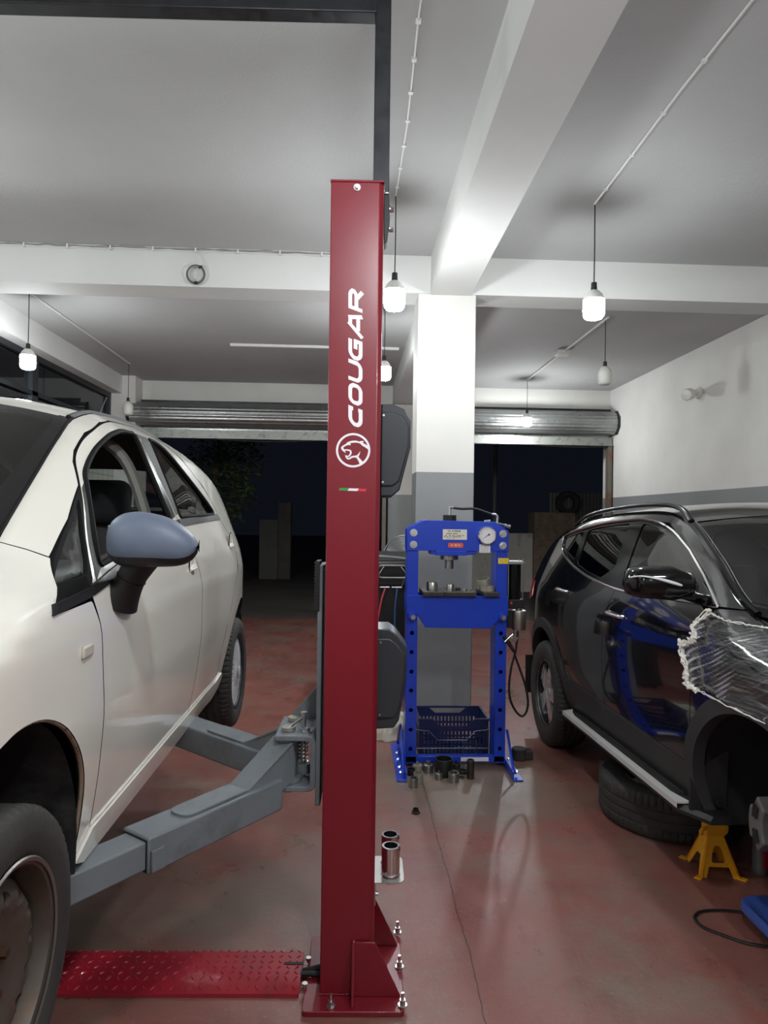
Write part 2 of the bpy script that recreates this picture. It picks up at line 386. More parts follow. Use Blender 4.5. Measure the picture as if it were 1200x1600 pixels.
# ------------------------------------------------------------------ lamps
LIT = emit('lit_bulb_diffuser', (.93, .97, 1.0), 118)
WPL = mat('white_bulb_plastic', (218, 218, 210), .4)
LIT2 = emit('lit_bulb_diffuser_dimmer', (.93, .97, 1.0), 74)
def pendant(x, y, zc, on, label, group='bare bulbs hanging on cords'):
    t = thing('pendant_bulb', label, 'light bulb', (x, y, zc), group=group)
    build('cord', MB().tube([(0, 0, .165), (.002, 0, .4), (0, 0, H-zc)], .004, 6), BLKCAB, t)
    build('socket', MB().lathe([(.004, .175), (.018, .17), (.02, .13), (.02, .118)], n=16), BLKPL, t)
    build('bulb_base', MB().lathe([(.0, .122), (.021, .12), (.036, .112), (.055, .09), (.066, .066), (.069, .055)], n=24), WPL, t)
    build('diffuser', MB().lathe([(.069, .055), (.0695, -.02), (.066, -.05), (.055, -.066), (.03, -.074), (.0005, -.076)], n=20), (LIT2 if on == 2 else LIT) if on else WPL, t)
    return t
pendant(.256, 4.4, 3.05, 2, 'lit bulb hanging just right of the red lift post')
pendant(1.575, 4.41, 3.03, 2, 'lit bulb hanging in front of the cross beam on the right, largest in view')
pendant(-3.08, 6.57, 3.06, True, 'lit bulb hanging above the white car by the dark left windows')
pendant(-3.13, 9.6, 3.08, False, 'unlit bulb hanging in front of the left end of the left shutter')
pendant(2.60, 6.93, 3.11, False, 'unlit bulb hanging beneath the rear ceiling, right of the brightest bulb')
pendant(2.58, 10.0, 3.09, True, 'small lit bulb hanging in front of the right roller shutter')
pendant(.30, 6.75, 3.07, True, 'lit bulb mostly hidden behind the red post, lower one')
for x, y in ((.26, .7), (1.575, .3), (-3.08, 3.5), (-3.08, .4), (-3.05, -2.6), (.9, -3.2)):
    pendant(x, y, 3.05, True, 'lit bulb hanging in the front part of the workshop, out of view')
# wall lamp
p = aX(1092, 614, XR)
t = thing('wall_lamp', 'unlit bulb in an angled white socket on the right wall', 'wall lamp', (XR, p.y, p.z))
build('mount', MB().lathe([(.001, 0), (.075, 0), (.072, .02), (.045, .035), (.04, .06), (.001, .06)], d=(-1, 0, 0)), WPL, t)
d = Vector((-.72, -.62, -.22)).normalized(); o = Vector((-.05, 0, 0))
build('socket', MB().cyl(o, o+d*.08, .032), WPL, t)
q = build('bulb', MB().lathe([(.03, .07), (.05, .1), (.066, .13), (.07, .15), (.07, .24), (.06, .26), (.001, .268)], o, d), WPL, t)
# cables on the ceiling
def cable_run(name, label, pts, r, clips, m=CABLE, cl=True):
    L0 = Vector(pts[0]); t = thing(name, label, 'cable', L0)
    build('cable', MB().tube(pts, r, 6), m, t, world=True)
    P = [Vector(p) for p in pts]
    for k in range(clips):
        s = (k+.5)/clips*(len(P)-1); i = min(int(s), len(P)-2); q = P[i].lerp(P[i+1], s-i)
        build('clip', MB().box(q, (.022, .022, .014)), m, t, world=True)
    return t
cable_run('ceiling_cable', 'white cable clipped along the ceiling right of the long beam', [(1.575, 4.41, H-.008), (1.565, 3.2, H-.006), (1.585, 2, H-.007), (1.57, .4, H-.006)], .007, 9)
cable_run('ceiling_cable', 'white cable clipped to the ceiling beside the black lift stub', [(.256, 4.4, H-.006), (.265, 3.6, H-.005), (.25, 2.8, H-.006), (.262, .7, H-.006)], .005, 10)
cable_run('ceiling_cable', 'thin conduit along the rear ceiling above the white car', [(-3.08, 6.5, H-.01), (-3.11, 9.6, H-.01)], .009, 2)
cable_run('ceiling_cable', 'white conduit with junction box on the rear right ceiling', [(2.6, 6.85, H-.012), (2.58, 10.05, H-.012)], .013, 3)
q = aZ(868, 548, H); build('junction_box', MB().bb(2.5, 2.66, q.y-.08, q.y+.08, H-.055, H), WPL, None, bev=.006, label='grey junction box on the conduit of the rear right ceiling', cat='junction box', loc=None)
q0, q1 = aZ(360, 537, H), aZ(515, 543, H)
build('cable_duct', MB().bb(q0.x, .55, q0.y-.02, q0.y+.02, H-.03, H), CABLE, None, label='straight white cable duct on the rear ceiling left of the post', cat='cable duct')
# bundle on the beam
yb = 5.395; a0 = aY(-60, 377, yb); a1 = aY(520, 396, yb)
t = thing('cable_bundle', 'bundle of white and grey cables clipped along the cross beam', 'cable', (a0.x, yb, a0.z))
for k in range(4):
    pts = [a0.lerp(a1, i/40)+Vector((0, -.004*(k % 2), .010*(k-1.5)+random.uniform(-.006, .006))) for i in range(41)]
    build('cable', MB().tube(smooth(pts, 3), .0045, 6), [CABLE, mat('grey_cable', (140, 140, 138), .5)][k == 1], t, world=True)
for k in range(9):
    q = a0.lerp(a1, .05+.115*k); build('clip', MB().box(q, (.012, .02, .055)), WPL, t, world=True)
c0 = aY(306, 429, yb-.01)
t = thing('cable_coil', 'small coil of grey cable hanging from the bundle on the beam', 'cable', c0)
GC = MATS['grey_cable']
for k in range(3):
    rr = .072-.006*k; build('loop', MB().tube([c0+Vector((rr*math.cos(a), -.004*k, rr*math.sin(a)*1.04)) for a in [2*math.pi*i/36 for i in range(36)]], .0048, 6, closed=True), [GC, BLKCAB, GC][k], t, world=True)
build('lead', MB().tube(smooth([c0+Vector((.03, 0, .066)), c0+Vector((.035, -.005, .1)), c0+Vector((.022, 0, .14)), c0+Vector((.005, .005, .175))], 5), .0045, 6), CABLE, t, world=True)
for a in (1.0, -1.5): build('tie', MB().box(c0+Vector((.068*math.cos(a), -.005, .068*math.sin(a))), (.026, .02, .02)), BLKCAB, t, world=True)
# ------------------------------------------------------------------ shutters
def shutter(x0, x1, label):
    t = thing('roller_shutter', label, 'roller shutter', ((x0+x1)/2, YB-.25, 2.83))
    n = 160; G = []
    for x in (x0+.04, x1-.04):
        row = []
        for i in range(n):
            a = 2*math.pi*i/n; r = .172+.010*abs(math.sin(a*9)); row.append((x, YB-.24+r*math.cos(a), 3.17+r*math.sin(a)))
        G.append(row)
    build('curtain_coil', MB().grid(G, 0, True), GALV, t, world=True, sharp=60)
    for x in (x0, x1-.035):
        P = [(x, YB-.24+.2*math.cos(R_(22.5+45*i)), 3.17+.2*math.sin(R_(22.5+45*i))) for i in range(8)]
        build('end_plate', MB().prism(P, (.035, 0, 0)), RAWBLK, t, world=True)
    build('curtain', MB().bb(x0+.05, x1-.05, YB-.09, YB-.075, 2.84, 3.2), GALV, t, world=True)
    m = MB().bb(x0+.02, x1-.02, YB-.14, YB-.1, 2.83, 2.955); m.bb(x0+.02, x1-.02, YB-.19, YB-.1, 2.82, 2.832)
    build('bottom_bar', m, mat('dusty_zinc_bar', (150, 152, 146), .5, .6, dirt=(96, 92, 82), ds=9, dlo=.5, dhi=.7), t, world=True)
    build('head_rail', MB().bb(x0+.02, x1-.02, YB-.06, YB-.01, 3.30, 3.42), RAWBLK, t, world=True)
    for x in (x0+.03, x1-.09): build('guide_rail', MB().bb(x, x+.06, YB-.16, YB-.05, 0, 2.83), mat('rusty_rail', (112, 106, 98), .6, .4, dirt=(120, 78, 52), ds=5, dlo=.5, dhi=.65), t, world=True)
    return t
shutter(-3.42, .56, 'rolled up galvanised shutter of the left doorway, behind the white car')
shutter(1.02, XR, 'rolled up galvanised shutter of the right doorway, above the black car')
def sag(label, p0, p1, s, r, m):
    p0, p1 = Vector(p0), Vector(p1); pts = [p0.lerp(p1, i/20)-Vector((0, 0, s*4*(i/20)*(1-i/20))) for i in range(21)]
    return build('sagging_cable', MB().tube(pts, r, 6), m, None, loc=p0, label=label, cat='cable')
sag('thin pale cable sagging under the left shutter', aY(300, 682, 10.92), aY(598, 678, 10.92), .1, .008, GC)
sag('thin pale cable sagging under the right shutter', aY(792, 691, 10.92), aY(948, 698, 10.92), .03, .007, GC)
# ------------------------------------------------------------------ things in the dark yard
q = aZ(793, 870, 0)
build('utility_pole', MB().cyl((1.02*13/5.0+.7, 16, -.03), (1.02*13/5+.78, 16, 7), .05), mat('pole_grey', (90, 92, 95), .7), None, label='thin grey pole standing in the dark yard outside the right doorway', cat='pole', loc=(3.35, 16, -.03))
CONC = mat('old_concrete', (186, 182, 172), .85, var=.15, vs=2, bump=.3, bs=20, dirt=(90, 84, 76), ds=2)
YD = 15.5
def yd(x, y, Y=YD): return aY(x, y, Y)
p, q = yd(790, 833), yd(832.5, 833)
build('yard_wall', MB().bb(p.x-1.0, q.x, YD, YD+.2, -.03, p.z), CONC, None, label='low pale concrete wall in the yard outside the right doorway', cat='wall', loc=(p.x, YD, -.03))
p, q = yd(833, 800), yd(897, 800)
build('stone_pier', MB().bb(p.x, q.x, YD-.15, YD+.45, -.03, p.z), mat('rough_stone', (126, 108, 92), .9, var=.3, vs=6, bump=.8, bs=14), None, label='rough stone gate pier in the yard, seen through the right doorway', cat='gate pier', loc=(p.x, YD, -.03), bev=.03)
p, q = yd(858, 770, 17), yd(960, 770, 17)
n = 120; G = [[(p.x+(q.x+1-p.x)*i/n, 17+.03*math.sin(i*1.6), z) for i in range(n+1)] for z in (-.03, p.z)]; G2 = [[(x, y+.01, z) for x, y, z in r] for r in reversed(G)]
build('corrugated_fence', MB().grid(G).grid(G2), mat('weathered_sheet', (120, 118, 112), .6, .3), None, label='corrugated sheet fence behind the stone pier in the yard', cat='fence', loc=(p.x, 17, -.03))
q = yd(886, 786, 16.8)
build('hanging_tyre', MB().lathe([(.16, -.07), (.27, -.09), (.3, -.05), (.3, .05), (.27, .09), (.16, .07), (.16, -.07)], (q.x, 16.75, q.z), (0, 1, 0)), RUBBER, None, label='old tyre hung on the corrugated fence in the yard', cat='tyre', loc=(q.x, 16.75, q.z))
p, q = yd(435, 785, 18), yd(455, 785, 18)
build('gate_pier', MB().bb(p.x, q.x, 18, 18.4, -.03, p.z), mat('dimmed_concrete', (96, 90, 82), .9, var=.2, vs=3), None, label='pale gate pier in the dark yard outside the left doorway', cat='gate pier', loc=(p.x, 18, -.03), bev=.02)  # pale concrete, colour lowered to stand in for the dim light outside
p, q = yd(405, 812, 18), yd(434, 812, 18)
build('yard_gate', MB().bb(p.x, q.x, 18.1, 18.18, -.03, p.z), mat('painted_gate', (92, 90, 84), .6, dirt=(90, 70, 55)), None, label='pale metal gate left of the gate pier in the dark yard', cat='gate', loc=(p.x, 18.1, 0))
# tree with foliage outside the left doorway
tx = yd(335, 800, 14.5)
t = thing('garden_tree', 'leafy tree in the dark yard outside the left doorway', 'tree', (tx.x, 14.5, -.03))
build('trunk', MB().tube([(tx.x, 14.5, -.03), (tx.x+.05, 14.5, 1.2), (tx.x-.05, 14.6, 2.2), (tx.x+.1, 14.5, 3.2)], [.12, .1, .08, .04], 10), mat('bark', (84, 70, 56), .9, bump=.5, bs=20), t, world=True)
m = MB(); rnd = random.Random(3)
for k in range(2600):
    cx, cy, cz, R0 = rnd.choice(((0, 0, 2.5, .75), (.4, -.3, 2.0, .6), (-.5, .2, 2.2, .7), (.1, .1, 3.3, .8), (.5, 0, 2.9, .6), (-.2, -.2, 1.5, .5)))
    v = Vector((rnd.gauss(0, 1), rnd.gauss(0, 1), rnd.gauss(0, 1))).normalized()*R0*rnd.uniform(.45, 1); c = Vector((tx.x+cx, 14.5+cy, cz))+v
    a = Vector((rnd.uniform(-1, 1), rnd.uniform(-1, 1), rnd.uniform(-.6, .3))).normalized(); bb_ = a.cross(Vector((rnd.uniform(-1, 1), rnd.uniform(-1, 1), 1))).normalized(); s = rnd.uniform(.05, .1)
    m.add([c-a*s, c+bb_*s*.35+Vector((0, 0, .01)), c+a*s, c-bb_*s*.35+Vector((0, 0, .01))], [(0, 1, 2, 3)])
build('foliage', m, mat('dark_leaves', (74, 92, 52), .55, var=.3, vs=3), t, world=True, kind='stuff', flip=False)
# ------------------------------------------------------------------ red two-post lift (turned a touch, so its own frame)
RED = mat('red_powder_coat', (122, 22, 36), .3, coat=.25, bump=.05, bs=260, var=.05, vs=2)
GREYP = mat('grey_lift_paint', (112, 119, 124), .42, var=.1, vs=6, dirt=(84, 88, 88), ds=4, dlo=.55, dhi=.75)
WVIN = mat('white_vinyl', (236, 232, 236), .5)
LW = 2.315
lift = thing('car_lift_post', 'tall red lift post with white lettering and cougar emblem, bolted to the floor', 'car lift', (0, LW, 0), (0, 0, R_(-1.75)))
def chan(x0, x1, y0, y1, t, lip, cut=.014):
    return [(x0, y0), (x1-cut, y0), (x1, y0+cut), (x1, y1-cut), (x1-cut, y1), (x0, y1), (x0, y1-lip), (x0+t, y1-lip), (x0+t, y1-t), (x1-t, y1-t), (x1-t, y0+t), (x0+t, y0+t), (x0+t, y0+lip), (x0, y0+lip)]
XA, XBp, ZT = -.0868, .0940, 2.782
build('column', MB().prism([(x, y, .019) for x, y in chan(XA, XBp, 0, .27, .007, .07)], (0, 0, ZT-.026)), RED, lift, bev=.003)
build('top_cap', MB().bb(XA-.002, XBp+.002, -.002, .275, ZT-.008, ZT), RED, lift, bev=.002)
P = rp([(-.140, -.082, .016), (.196, -.082, .016), (.196, .325, .016), (-.140, .325, .016)])
build('base_plate', MB().prism([(x, y, .001) for x, y in P], (0, 0, .017)), RED, lift, bev=.002)
build('front_gusset', MB().prism([(.026, -.004, .019), (.186, -.004, .019), (.098, -.004, .20), (.030, -.004, .20)], (0, -.008, 0)), RED, lift, bev=.0025)
build('front_fin', MB().prism([(.020, -.001, .019), (.020, -.066, .019), (.020, -.010, .20), (.020, -.001, .205)], (.011, 0, 0)), RED, lift, bev=.0025)
build('rear_gusset', MB().prism([(.09, .262, .019), (.186, .262, .019), (.096, .262, .20)], (0, .008, 0)), RED, lift, bev=.002)
m = MB()
for i in range(26):
    x = XA+.002+i*.0069; m.ball((x, -.003, .021), (.0045, .004, .0028), 8, 6)
build('weld_bead', m, RED, lift)
for px, py in ((517, 1573), (629, 1571), (624, 1511), (621, 1457)):
    p = aZ(px, py, .019); build('anchor_bolt', hexbolt(MB(), p, (0, 0, 1), .0105, .016, .022), STEEL, lift, world=True)
p = aY(558, 293, LW); build('top_bolt', hexbolt(MB(), p-Vector((0, .001, 0)), (0, -1, 0), .008, .009), STEEL, lift, world=True)
# lettering (drawn strokes, sheared)
def onpost(cx, cy, k, sc, ox, oy):
    p = aY(ox+cx/sc, oy+cy/sc, LW); return WM[lift].inverted() @ Vector((p.x, LW-p.x*math.tan(R_(-1.75))*-1-.0002-k, p.z))
GL = {'C': [[(136, 87), (34, 87, 26), (14, 58, 0), (14, 36, 0), (34, 13, 22), (136, 13)], [(122, 99), (122, 66)], [(122, 1), (122, 30)]],
      'O': [[(76, 13), (30, 13, 20), (14, 36), (14, 64), (30, 87, 20), (120, 87, 20), (136, 64), (136, 36), (120, 13, 20), (74, 13)]],
      'U': [[(14, 100), (14, 36), (32, 13, 22), (118, 13, 22), (136, 36), (136, 100)]],
      'G': [[(140, 87), (34, 87, 26), (14, 60), (14, 36), (32, 13, 22), (134, 13)], [(134, 0), (134, 62)], [(134, 49), (78, 49)]],
      'A': [[(10, 0), (92, 100)], [(80, 87), (134, 87)], [(126, 100), (160, 0)], [(52, 30), (148, 30)]],
      'R': [[(14, 0), (14, 100)], [(14, 87), (116, 87, 18), (136, 70), (136, 60), (116, 43, 18), (20, 43)], [(84, 43), (148, 0)]]}
def soft(P):
    out = []
    for i, p in enumerate(P):
        if len(p) < 3 or not p[2]: out.append((p[0], p[1])); continue
        q, a, c = Vector(p[:2]), Vector(P[i-1][:2]), Vector(P[i+1][:2]); A = q+(a-q).normalized()*min(p[2], (a-q).length*.9); C_ = q+(c-q).normalized()*min(p[2], (c-q).length*.9)
        for k in range(6): t = k/5; v = A*(1-t)**2+q*2*t*(1-t)+C_*t*t; out.append((v.x, v.y))
    return out
for ch, y0, W_ in (('C', 1100, 140), ('O', 945, 150), ('U', 782, 150), ('G', 625, 150), ('A', 462, 150), ('R', 272, 150)):
    def f(u, v, k, y0=y0): return onpost(303-v, y0-u-.38*v, k, 4.573, 500, 430)
    build('letter', strokes(MB(), [[(u, v, 27) for u, v in soft(pp)] for i, pp in enumerate(GL[ch])], f, .0004), WVIN, lift)
def f2(x, y, k): return onpost(x, y, k, 14.54, 520, 670)
pp = [[(300, 352, 16), (345, 322, 38), (420, 300, 46), (520, 292, 44), (600, 308, 36), (645, 308, 62), (700, 284, 14)], [(630, 318, 36), (690, 360, 62), (760, 402, 62), (825, 440, 80)],
      [(405, 356, 34), (335, 352, 40), (262, 385, 38), (212, 428, 44), (238, 480, 50), (292, 545, 8)], [(235, 490, 30), (300, 480, 30), (390, 495, 34), (408, 540, 40), (395, 585, 36), (345, 628, 30), (282, 598, 8)],
      [(290, 602, 16), (312, 652, 34), (362, 682, 36), (432, 642, 40), (500, 632, 42), (555, 626, 50), (590, 582, 34), (622, 515, 4)], [(535, 622, 50), (590, 690, 56), (640, 765, 84), (662, 800, 110)]]
build('emblem', strokes(MB(), [[(462+366*math.cos(2*math.pi*i/64), 488+366*math.sin(2*math.pi*i/64), 48) for i in range(65)]]+[[(a, b_, c*1.0) for a, b_, c in smooth(q, 4)] for q in pp], f2, .0004), WVIN, lift, label='white emblem of a snarling big cat head in a ring')
fl = MB()
for k, (a, b_) in enumerate(((0, 205), (205, 425), (425, 610))):
    q = [(130+a+35, 1342+a*.04), (130+b_+35, 1342+b_*.04), (130+b_, 1398+b_*.04), (130+a, 1398+a*.04)]
    A = [f2(*c, 0) for c in q]; B = [f2(*c, .0004) for c in q]; fl.add(A+B, [(0, 1, 2, 3), (7, 6, 5, 4), (0, 4, 5, 1), (1, 5, 6, 2), (2, 6, 7, 3), (3, 7, 4, 0)], k)
build('flag_sticker', fl, [mat('flag_green', (48, 150, 66), .4), WVIN, mat('flag_red', (214, 52, 60), .4)], lift, label='green white and red flag sticker')
# black covers on the outer side
COVER = mat('grey_black_cover', (44, 47, 52), .38, bump=.08, bs=300)
def cover(pts, nm):
    P = [WM[lift].inverted() @ aY(x, y, 2.40) for x, y in pts]
    m = MB().prism([(p.x, .062, p.z) for p in P], (0, .17, 0)); c = sum((p for p in P), Vector())/len(P)
    m.prism([(c.x+(p.x-c.x)*(.86 if p.x > .11 else 1), .054, c.z+(p.z-c.z)*.8) for p in P], (0, .01, 0))
    o = build('lock_cover', m, COVER, lift, bev=.009, seg=3)
    for p in (P[0], P[-1]): build('screw', MB().cyl((.104, .050, c.z+(p.z-c.z)*.72), (.104, .062, c.z+(p.z-c.z)*.72), .004, n=10), STEEL, o)
cover([(596, 633), (614, 633), (631, 641), (641, 660), (641, 700), (624, 766), (612, 776), (594, 776)], 1)
cover([(588, 981), (608, 981), (620, 990), (636, 1012), (634, 1060), (623, 1122), (615, 1134), (586, 1136)], 2)
# overhead tube and stub
build('top_stub', MB().bb(.056, .113, .105, .16, ZT, 3.60), RAWBLK, lift, bev=.004)
m = MB()
for x in (.06, .075, .09, .105): m.ball((x, .103, ZT+.006), (.011, .005, .006), 8, 6)
build('stub_weld', m, mat('bright_weld', (190, 188, 180), .35, .9), lift)
build('overhead_tube', MB().bb(-3.2, .06, .10, .165, 3.435, 3.56), RAWBLK, lift, bev=.004)
m = MB().prism([(.0945, .09, ZT-.005), (.113, .09, ZT-.005), (.117, .09, 2.69), (.108, .09, 2.61), (.099, .09, 2.60), (.096, .09, 2.66)], (0, .06, 0))
build('stub_strap', m, BLACKM, lift, bev=.002)
for z, yy in ((2.725, .085), (2.665, .11)): build('strap_bolt', hexbolt(MB(), (.115, yy+.01, z), (1, 0, 0), .009, .012), STEEL, lift)
# carriage and arms
build('carriage', MB().bb(-.118, -.10, .075, .25, .62, 1.46).bb(-.10, -.03, .09, .235, .66, 1.44), GREYP, lift, bev=.003)
m = MB().bb(-.128, -.112, .07, .16, 1.30, 1.475)
for i in range(16): m.bb(-.132, -.126, .072, .158, 1.303+i*.0108, 1.309+i*.0108)
build('door_guard', m, BLKPL, lift, bev=.002)
def yoke(z0, z1, y0, y1):
    P = rp([(-.262, z0), (-.118, z0, .03), (-.118, z1, .03), (-.262, z1), (-.262, z1-.018), (-.137, z1-.018, .018), (-.137, z0+.018, .018), (-.262, z0+.018)])
    return MB().prism([(x, y0, z) for x, z in P], (0, y1-y0, 0))
yk = build('arm_yoke', yoke(.668, .862, .075, .315), GREYP, lift, bev=.003)
build('yoke_gusset', MB().prism([(-.24, .29, .862), (-.118, .29, .862), (-.118, .29, 1.0)], (0, .012, 0)), GREYP, lift, bev=.002)
PV = Vector((-.216, 2.462, 0)); PV2 = Vector((-.205, 2.585, 0))
for pv in (PV, PV2):
    build('pivot_pin', MB().cyl(pv+Vector((0, 0, .645)), pv+Vector((0, 0, .872)), .017).cyl(pv+Vector((0, 0, .864)), pv+Vector((0, 0, .876)), .025), mat('worn_pin', (196, 194, 182), .35, .9), lift, world=True)
m = MB().cyl((-.165, 2.50, .66), (-.165, 2.50, .915), .0085).cyl((-.165, 2.50, .908), (-.165, 2.50, .918), .0125); m.cyl((-.165, 2.50, .90), (-.222, 2.455, .872), .005)
m.tube([(-.165+.016*math.cos(a), 2.50+.016*math.sin(a), .71+.0012*i) for i, a in enumerate([.55*j for j in range(90)])], .0022, 5)
build('lock_pin', m, STEEL, lift, world=True)
build('lock_gear', MB().lathe([(.0, .70), (.03, .70), (.033, .71), (.03, .735), (0, .735)], (-.165, 2.50, 0), n=14), GREYP, lift, world=True)
build('lock_nut', hexbolt(MB(), (-.148, 2.44, .862), (0, 0, 1), .012, .014, .006), STEEL, lift, world=True)
def obar(m, a, b, w, h, z):       # bar with its top at z
    a, b = Vector(a), Vector(b); d = (b-a); L = d.length; d.normalize(); ang = math.atan2(d.y, d.x)
    return m.box(((a.x+b.x)/2, (a.y+b.y)/2, z-h/2), (L, w, h), Matrix.Rotation(ang, 3, 'Z'))
def arm(pv, d, off, s0, s1, s2, pad):
    d = Vector((*d, 0)).normalized(); n = Vector((-d.y, d.x, 0)); o = pv+n*off
    def at(s, t=0, z=0): q = o+d*s+n*t; return Vector((q.x, q.y, z))
    ZA = .728
    m = obar(MB(), at(s0), at(s1), .12, .103, ZA)
    a = build('arm_sleeve', m, GREYP, lift, world=True, bev=.006)
    build('sleeve_slot', obar(MB(), at(s1-.004), at(s1+.002), .106, .088, ZA-.008), BLACKM, a, world=True)
    build('arm_inner', obar(MB(), at(s1-.3), at(s2), .098, .08, ZA-.012), GREYP, lift, world=True, bev=.006)
    P = [at(s0+.155, t) for t in (-.042, .042)]
    pl = rp([(s0+.15, -.044), (s0+.40, -.044, .04), (s0+.40, .044, .04), (s0+.15, .044)])
    m = MB().prism([at(s, t, ZA+.0005) for s, t in pl], (0, 0, .008))
    q = [at(s0+.15, -.044, ZA+.004), at(s0+.15, .044, ZA+.004), at(.025, .05, .842), at(.025, -.05, .842)]
    m.prism(q, (0, 0, -.009))
    m.lathe([(.018, .832), (.052, .832), (.052, .842), (.018, .842), (.018, .832)], pv, n=28)
    build('arm_top_plate', m, GREYP, lift, world=True, bev=.0015)
    m = MB()
    for t in (-.044, .036): m.prism([at(s0+.15, t, ZA), at(.02, t, .836), at(.02, t, .70), at(s0, t, ZA-.05)], n*.008)
    m.lathe([(.019, .688), (.05, .688), (.05, .70), (.019, .70), (.019, .688)], pv, n=28).lathe([(.019, .70), (.03, .70), (.03, .83), (.019, .83)], pv, n=24)
    build('arm_hub', m, GREYP, lift, world=True)
    for t in (-.066, .066): build('arm_stop', obar(MB(), at(s1-.05, t), at(s1-.005, t), .010, .06, ZA-.035), GREYP, lift, world=True, bev=.002)
    if pad: build('lift_pad', MB().cyl(at(s2-.06, 0, ZA-.012), at(s2-.06, 0, .75), .03).cyl(at(s2-.06, 0, .742), at(s2-.06, 0, .772), .058), RUBBER, lift, world=True)
arm(PV, (-.611, -.791), 0, .09, .628, 1.06, True)
arm(PV2, (-.742, .671), .0, .10, .78, 1.0, True)
# adapter holder
m = MB(); sheet(m, rp([(.094, .03), (.196, .03, .03), (.196, .215, .03), (.094, .215)]), [arc(.150, .083, .034, 0, 345, 23), arc(.150, .168, .034, 0, 345, 23)], lambda a, b_: (a, b_, .378), lambda a, b_: (a, b_, .374), .02, back=True)
m.bb(.0945, .098, .03, .215, .30, .376)
build('adapter_holder', m, mat('zinc_plate', (168, 166, 162), .45, .6), lift)
build('holder_bolt', hexbolt(MB(), (.098, .06, .325), (1, 0, 0), .006, .008), STEEL, lift)
def adapter(x, y, label):
    m = MB(); m.lathe([(.024, .11), (.0315, .11), (.0318, .107), (.0318, .018), (.028, .016), (.028, -.014), (.022, -.014), (.022, .016), (.024, .02), (.024, .11)], n=40)
    loc = WM[lift] @ Vector((x, y, .371))
    t = thing('lift_adapter', label, 'lift adapter', loc, group='chrome adapters in the holder'); build('tube', m, CHROME, t)
    build('notch', MB().box((.027, -.012, .104), (.009, .004, .014)), BLACKM, t)
adapter(.150, .083, 'chrome adapter tube in the holder beside the red post, nearer one')
adapter(.150, .168, 'chrome adapter tube in the holder beside the red post, farther one behind')
# red chequered cable cover
cc = thing('cable_cover', 'red chequered steel cover on the floor between the post and the white car', 'cable cover', (-1.4, LW+.05, 0), (0, 0, R_(-1.75)))
IC = WM[cc].inverted() @ WM[lift]
prof = [(.008, .001), (.010, .012), (.052, .032), (.20, .034), (.203, .001)]
m = MB().prism([IC @ Vector((-.158, y, z)) for y, z in prof], IC.to_3x3() @ Vector((-2.7, 0, 0)))
for i in range(84):
    for j in range(7):
        s, t = (-.176-.032*i, .026+.029*j); f = 1 if (i+j) % 2 else -1
        z = .033 if t > .055 else .0125+(t-.010)*.476; a = R_(45*f); dx, dy = math.cos(a)*.0115, math.sin(a)*.0115; nx, ny = -math.sin(a)*.0038, math.cos(a)*.0038; sl = .476 if t <= .055 else .013
        pts = [(s-dx, t-dy), (s+nx, t+ny), (s+dx, t+dy), (s-nx, t-ny)]; ctr = [(s-dx*.5, t-dy*.5), (s+dx*.5, t+dy*.5)]
        V = [IC @ Vector((x, y, z+(y-t)*sl)) for x, y in pts]+[IC @ Vector((x, y, z+(y-t)*sl+.0035)) for x, y in ctr]
        m.add(V, [(0, 1, 4), (1, 2, 5, 4), (2, 3, 5), (3, 0, 4, 5)])
build('cover_plate', m, mat('red_chequer_plate', (150, 26, 42), .34, coat=.15, dirt=(104, 40, 44), ds=5, dlo=.5, dhi=.75), cc, flip=False)
build('slot', MB().box(IC @ Vector((-.19, .135, .0345)), (.07, .012, .002)), BLACKM, cc)
for y in (.03, .165): build('cover_bolt', MB().cyl(IC @ Vector((-.14, y, .019)), IC @ Vector((-.14, y, .034)), .007, n=16).cyl(IC @ Vector((-.14, y, .026)), IC @ Vector((-.14, y, .036)), .010, n=6), STEEL, cc)
build('hose_end', MB().cyl(IC @ Vector((-.17, .115, .012)), IC @ Vector((-.09, .115, .03)), .013).cyl(IC @ Vector((-.16, .085, .03)), IC @ Vector((-.09, .085, .03)), .009), BLACKM, cc)
# ------------------------------------------------------------------ blue hydraulic press
BLUE = mat('blue_press_paint', (20, 62, 190), .32, coat=.2, var=.05, vs=3)
HOLE = mat('dark_hole', (8, 9, 16), .8)
YP = 4.44; PX0, PX1 = .366, 1.026
pr = thing('hydraulic_press', 'blue hydraulic shop press with gauge standing in front of the grey pillar', 'press', (.70, YP+.1, 0))
def zp(y): return EYE-(y-811.3)*YP/F
for x0, x1 in ((PX0, PX0+.072), (PX1-.072, PX1)):
    ins = x1 if x0 < .6 else x0
    m = MB(); hs = [arc((x0+x1)/2, zp(y), .0135, 0, 340, 17) for y in (991, 1021, 1051.5, 1081, 1111.5, 1142, 1172)]
    sheet(m, [(x0, .03), (x1, .03), (x1, zp(828)), (x0, zp(828))], hs, lambda a, c: (a, YP, c), lambda a, c: (a, YP+.008, c), .05)
    m.bb(x0, x1, YP+.008, YP+.012, .03, zp(828)) if 0 else None
    m.bb(x0, x0+.007, YP+.001, YP+.16, .03, zp(828)); m.bb(x1-.007, x1, YP+.001, YP+.16, .03, zp(828)); m.bb(x0, x1, YP+.153, YP+.16, .03, zp(828))
    build('upright', m, BLUE, pr, world=True)
hp = rp([(PX0-.004, zp(862)), (PX1+.004, zp(862)), (PX1+.004, zp(830)), (PX1-.085, zp(815.5)), (PX0+.105, zp(814)), (PX0-.004, zp(828))])
build('head_beam', MB().prism([(x, YP-.013, z) for x, z in hp], (0, .012, 0)).prism([(x, YP+.161, z) for x, z in hp], (0, .012, 0)).bb(.52, .82, YP-.001, YP+.16, zp(868), zp(858)), BLUE, pr, world=True, bev=.002)
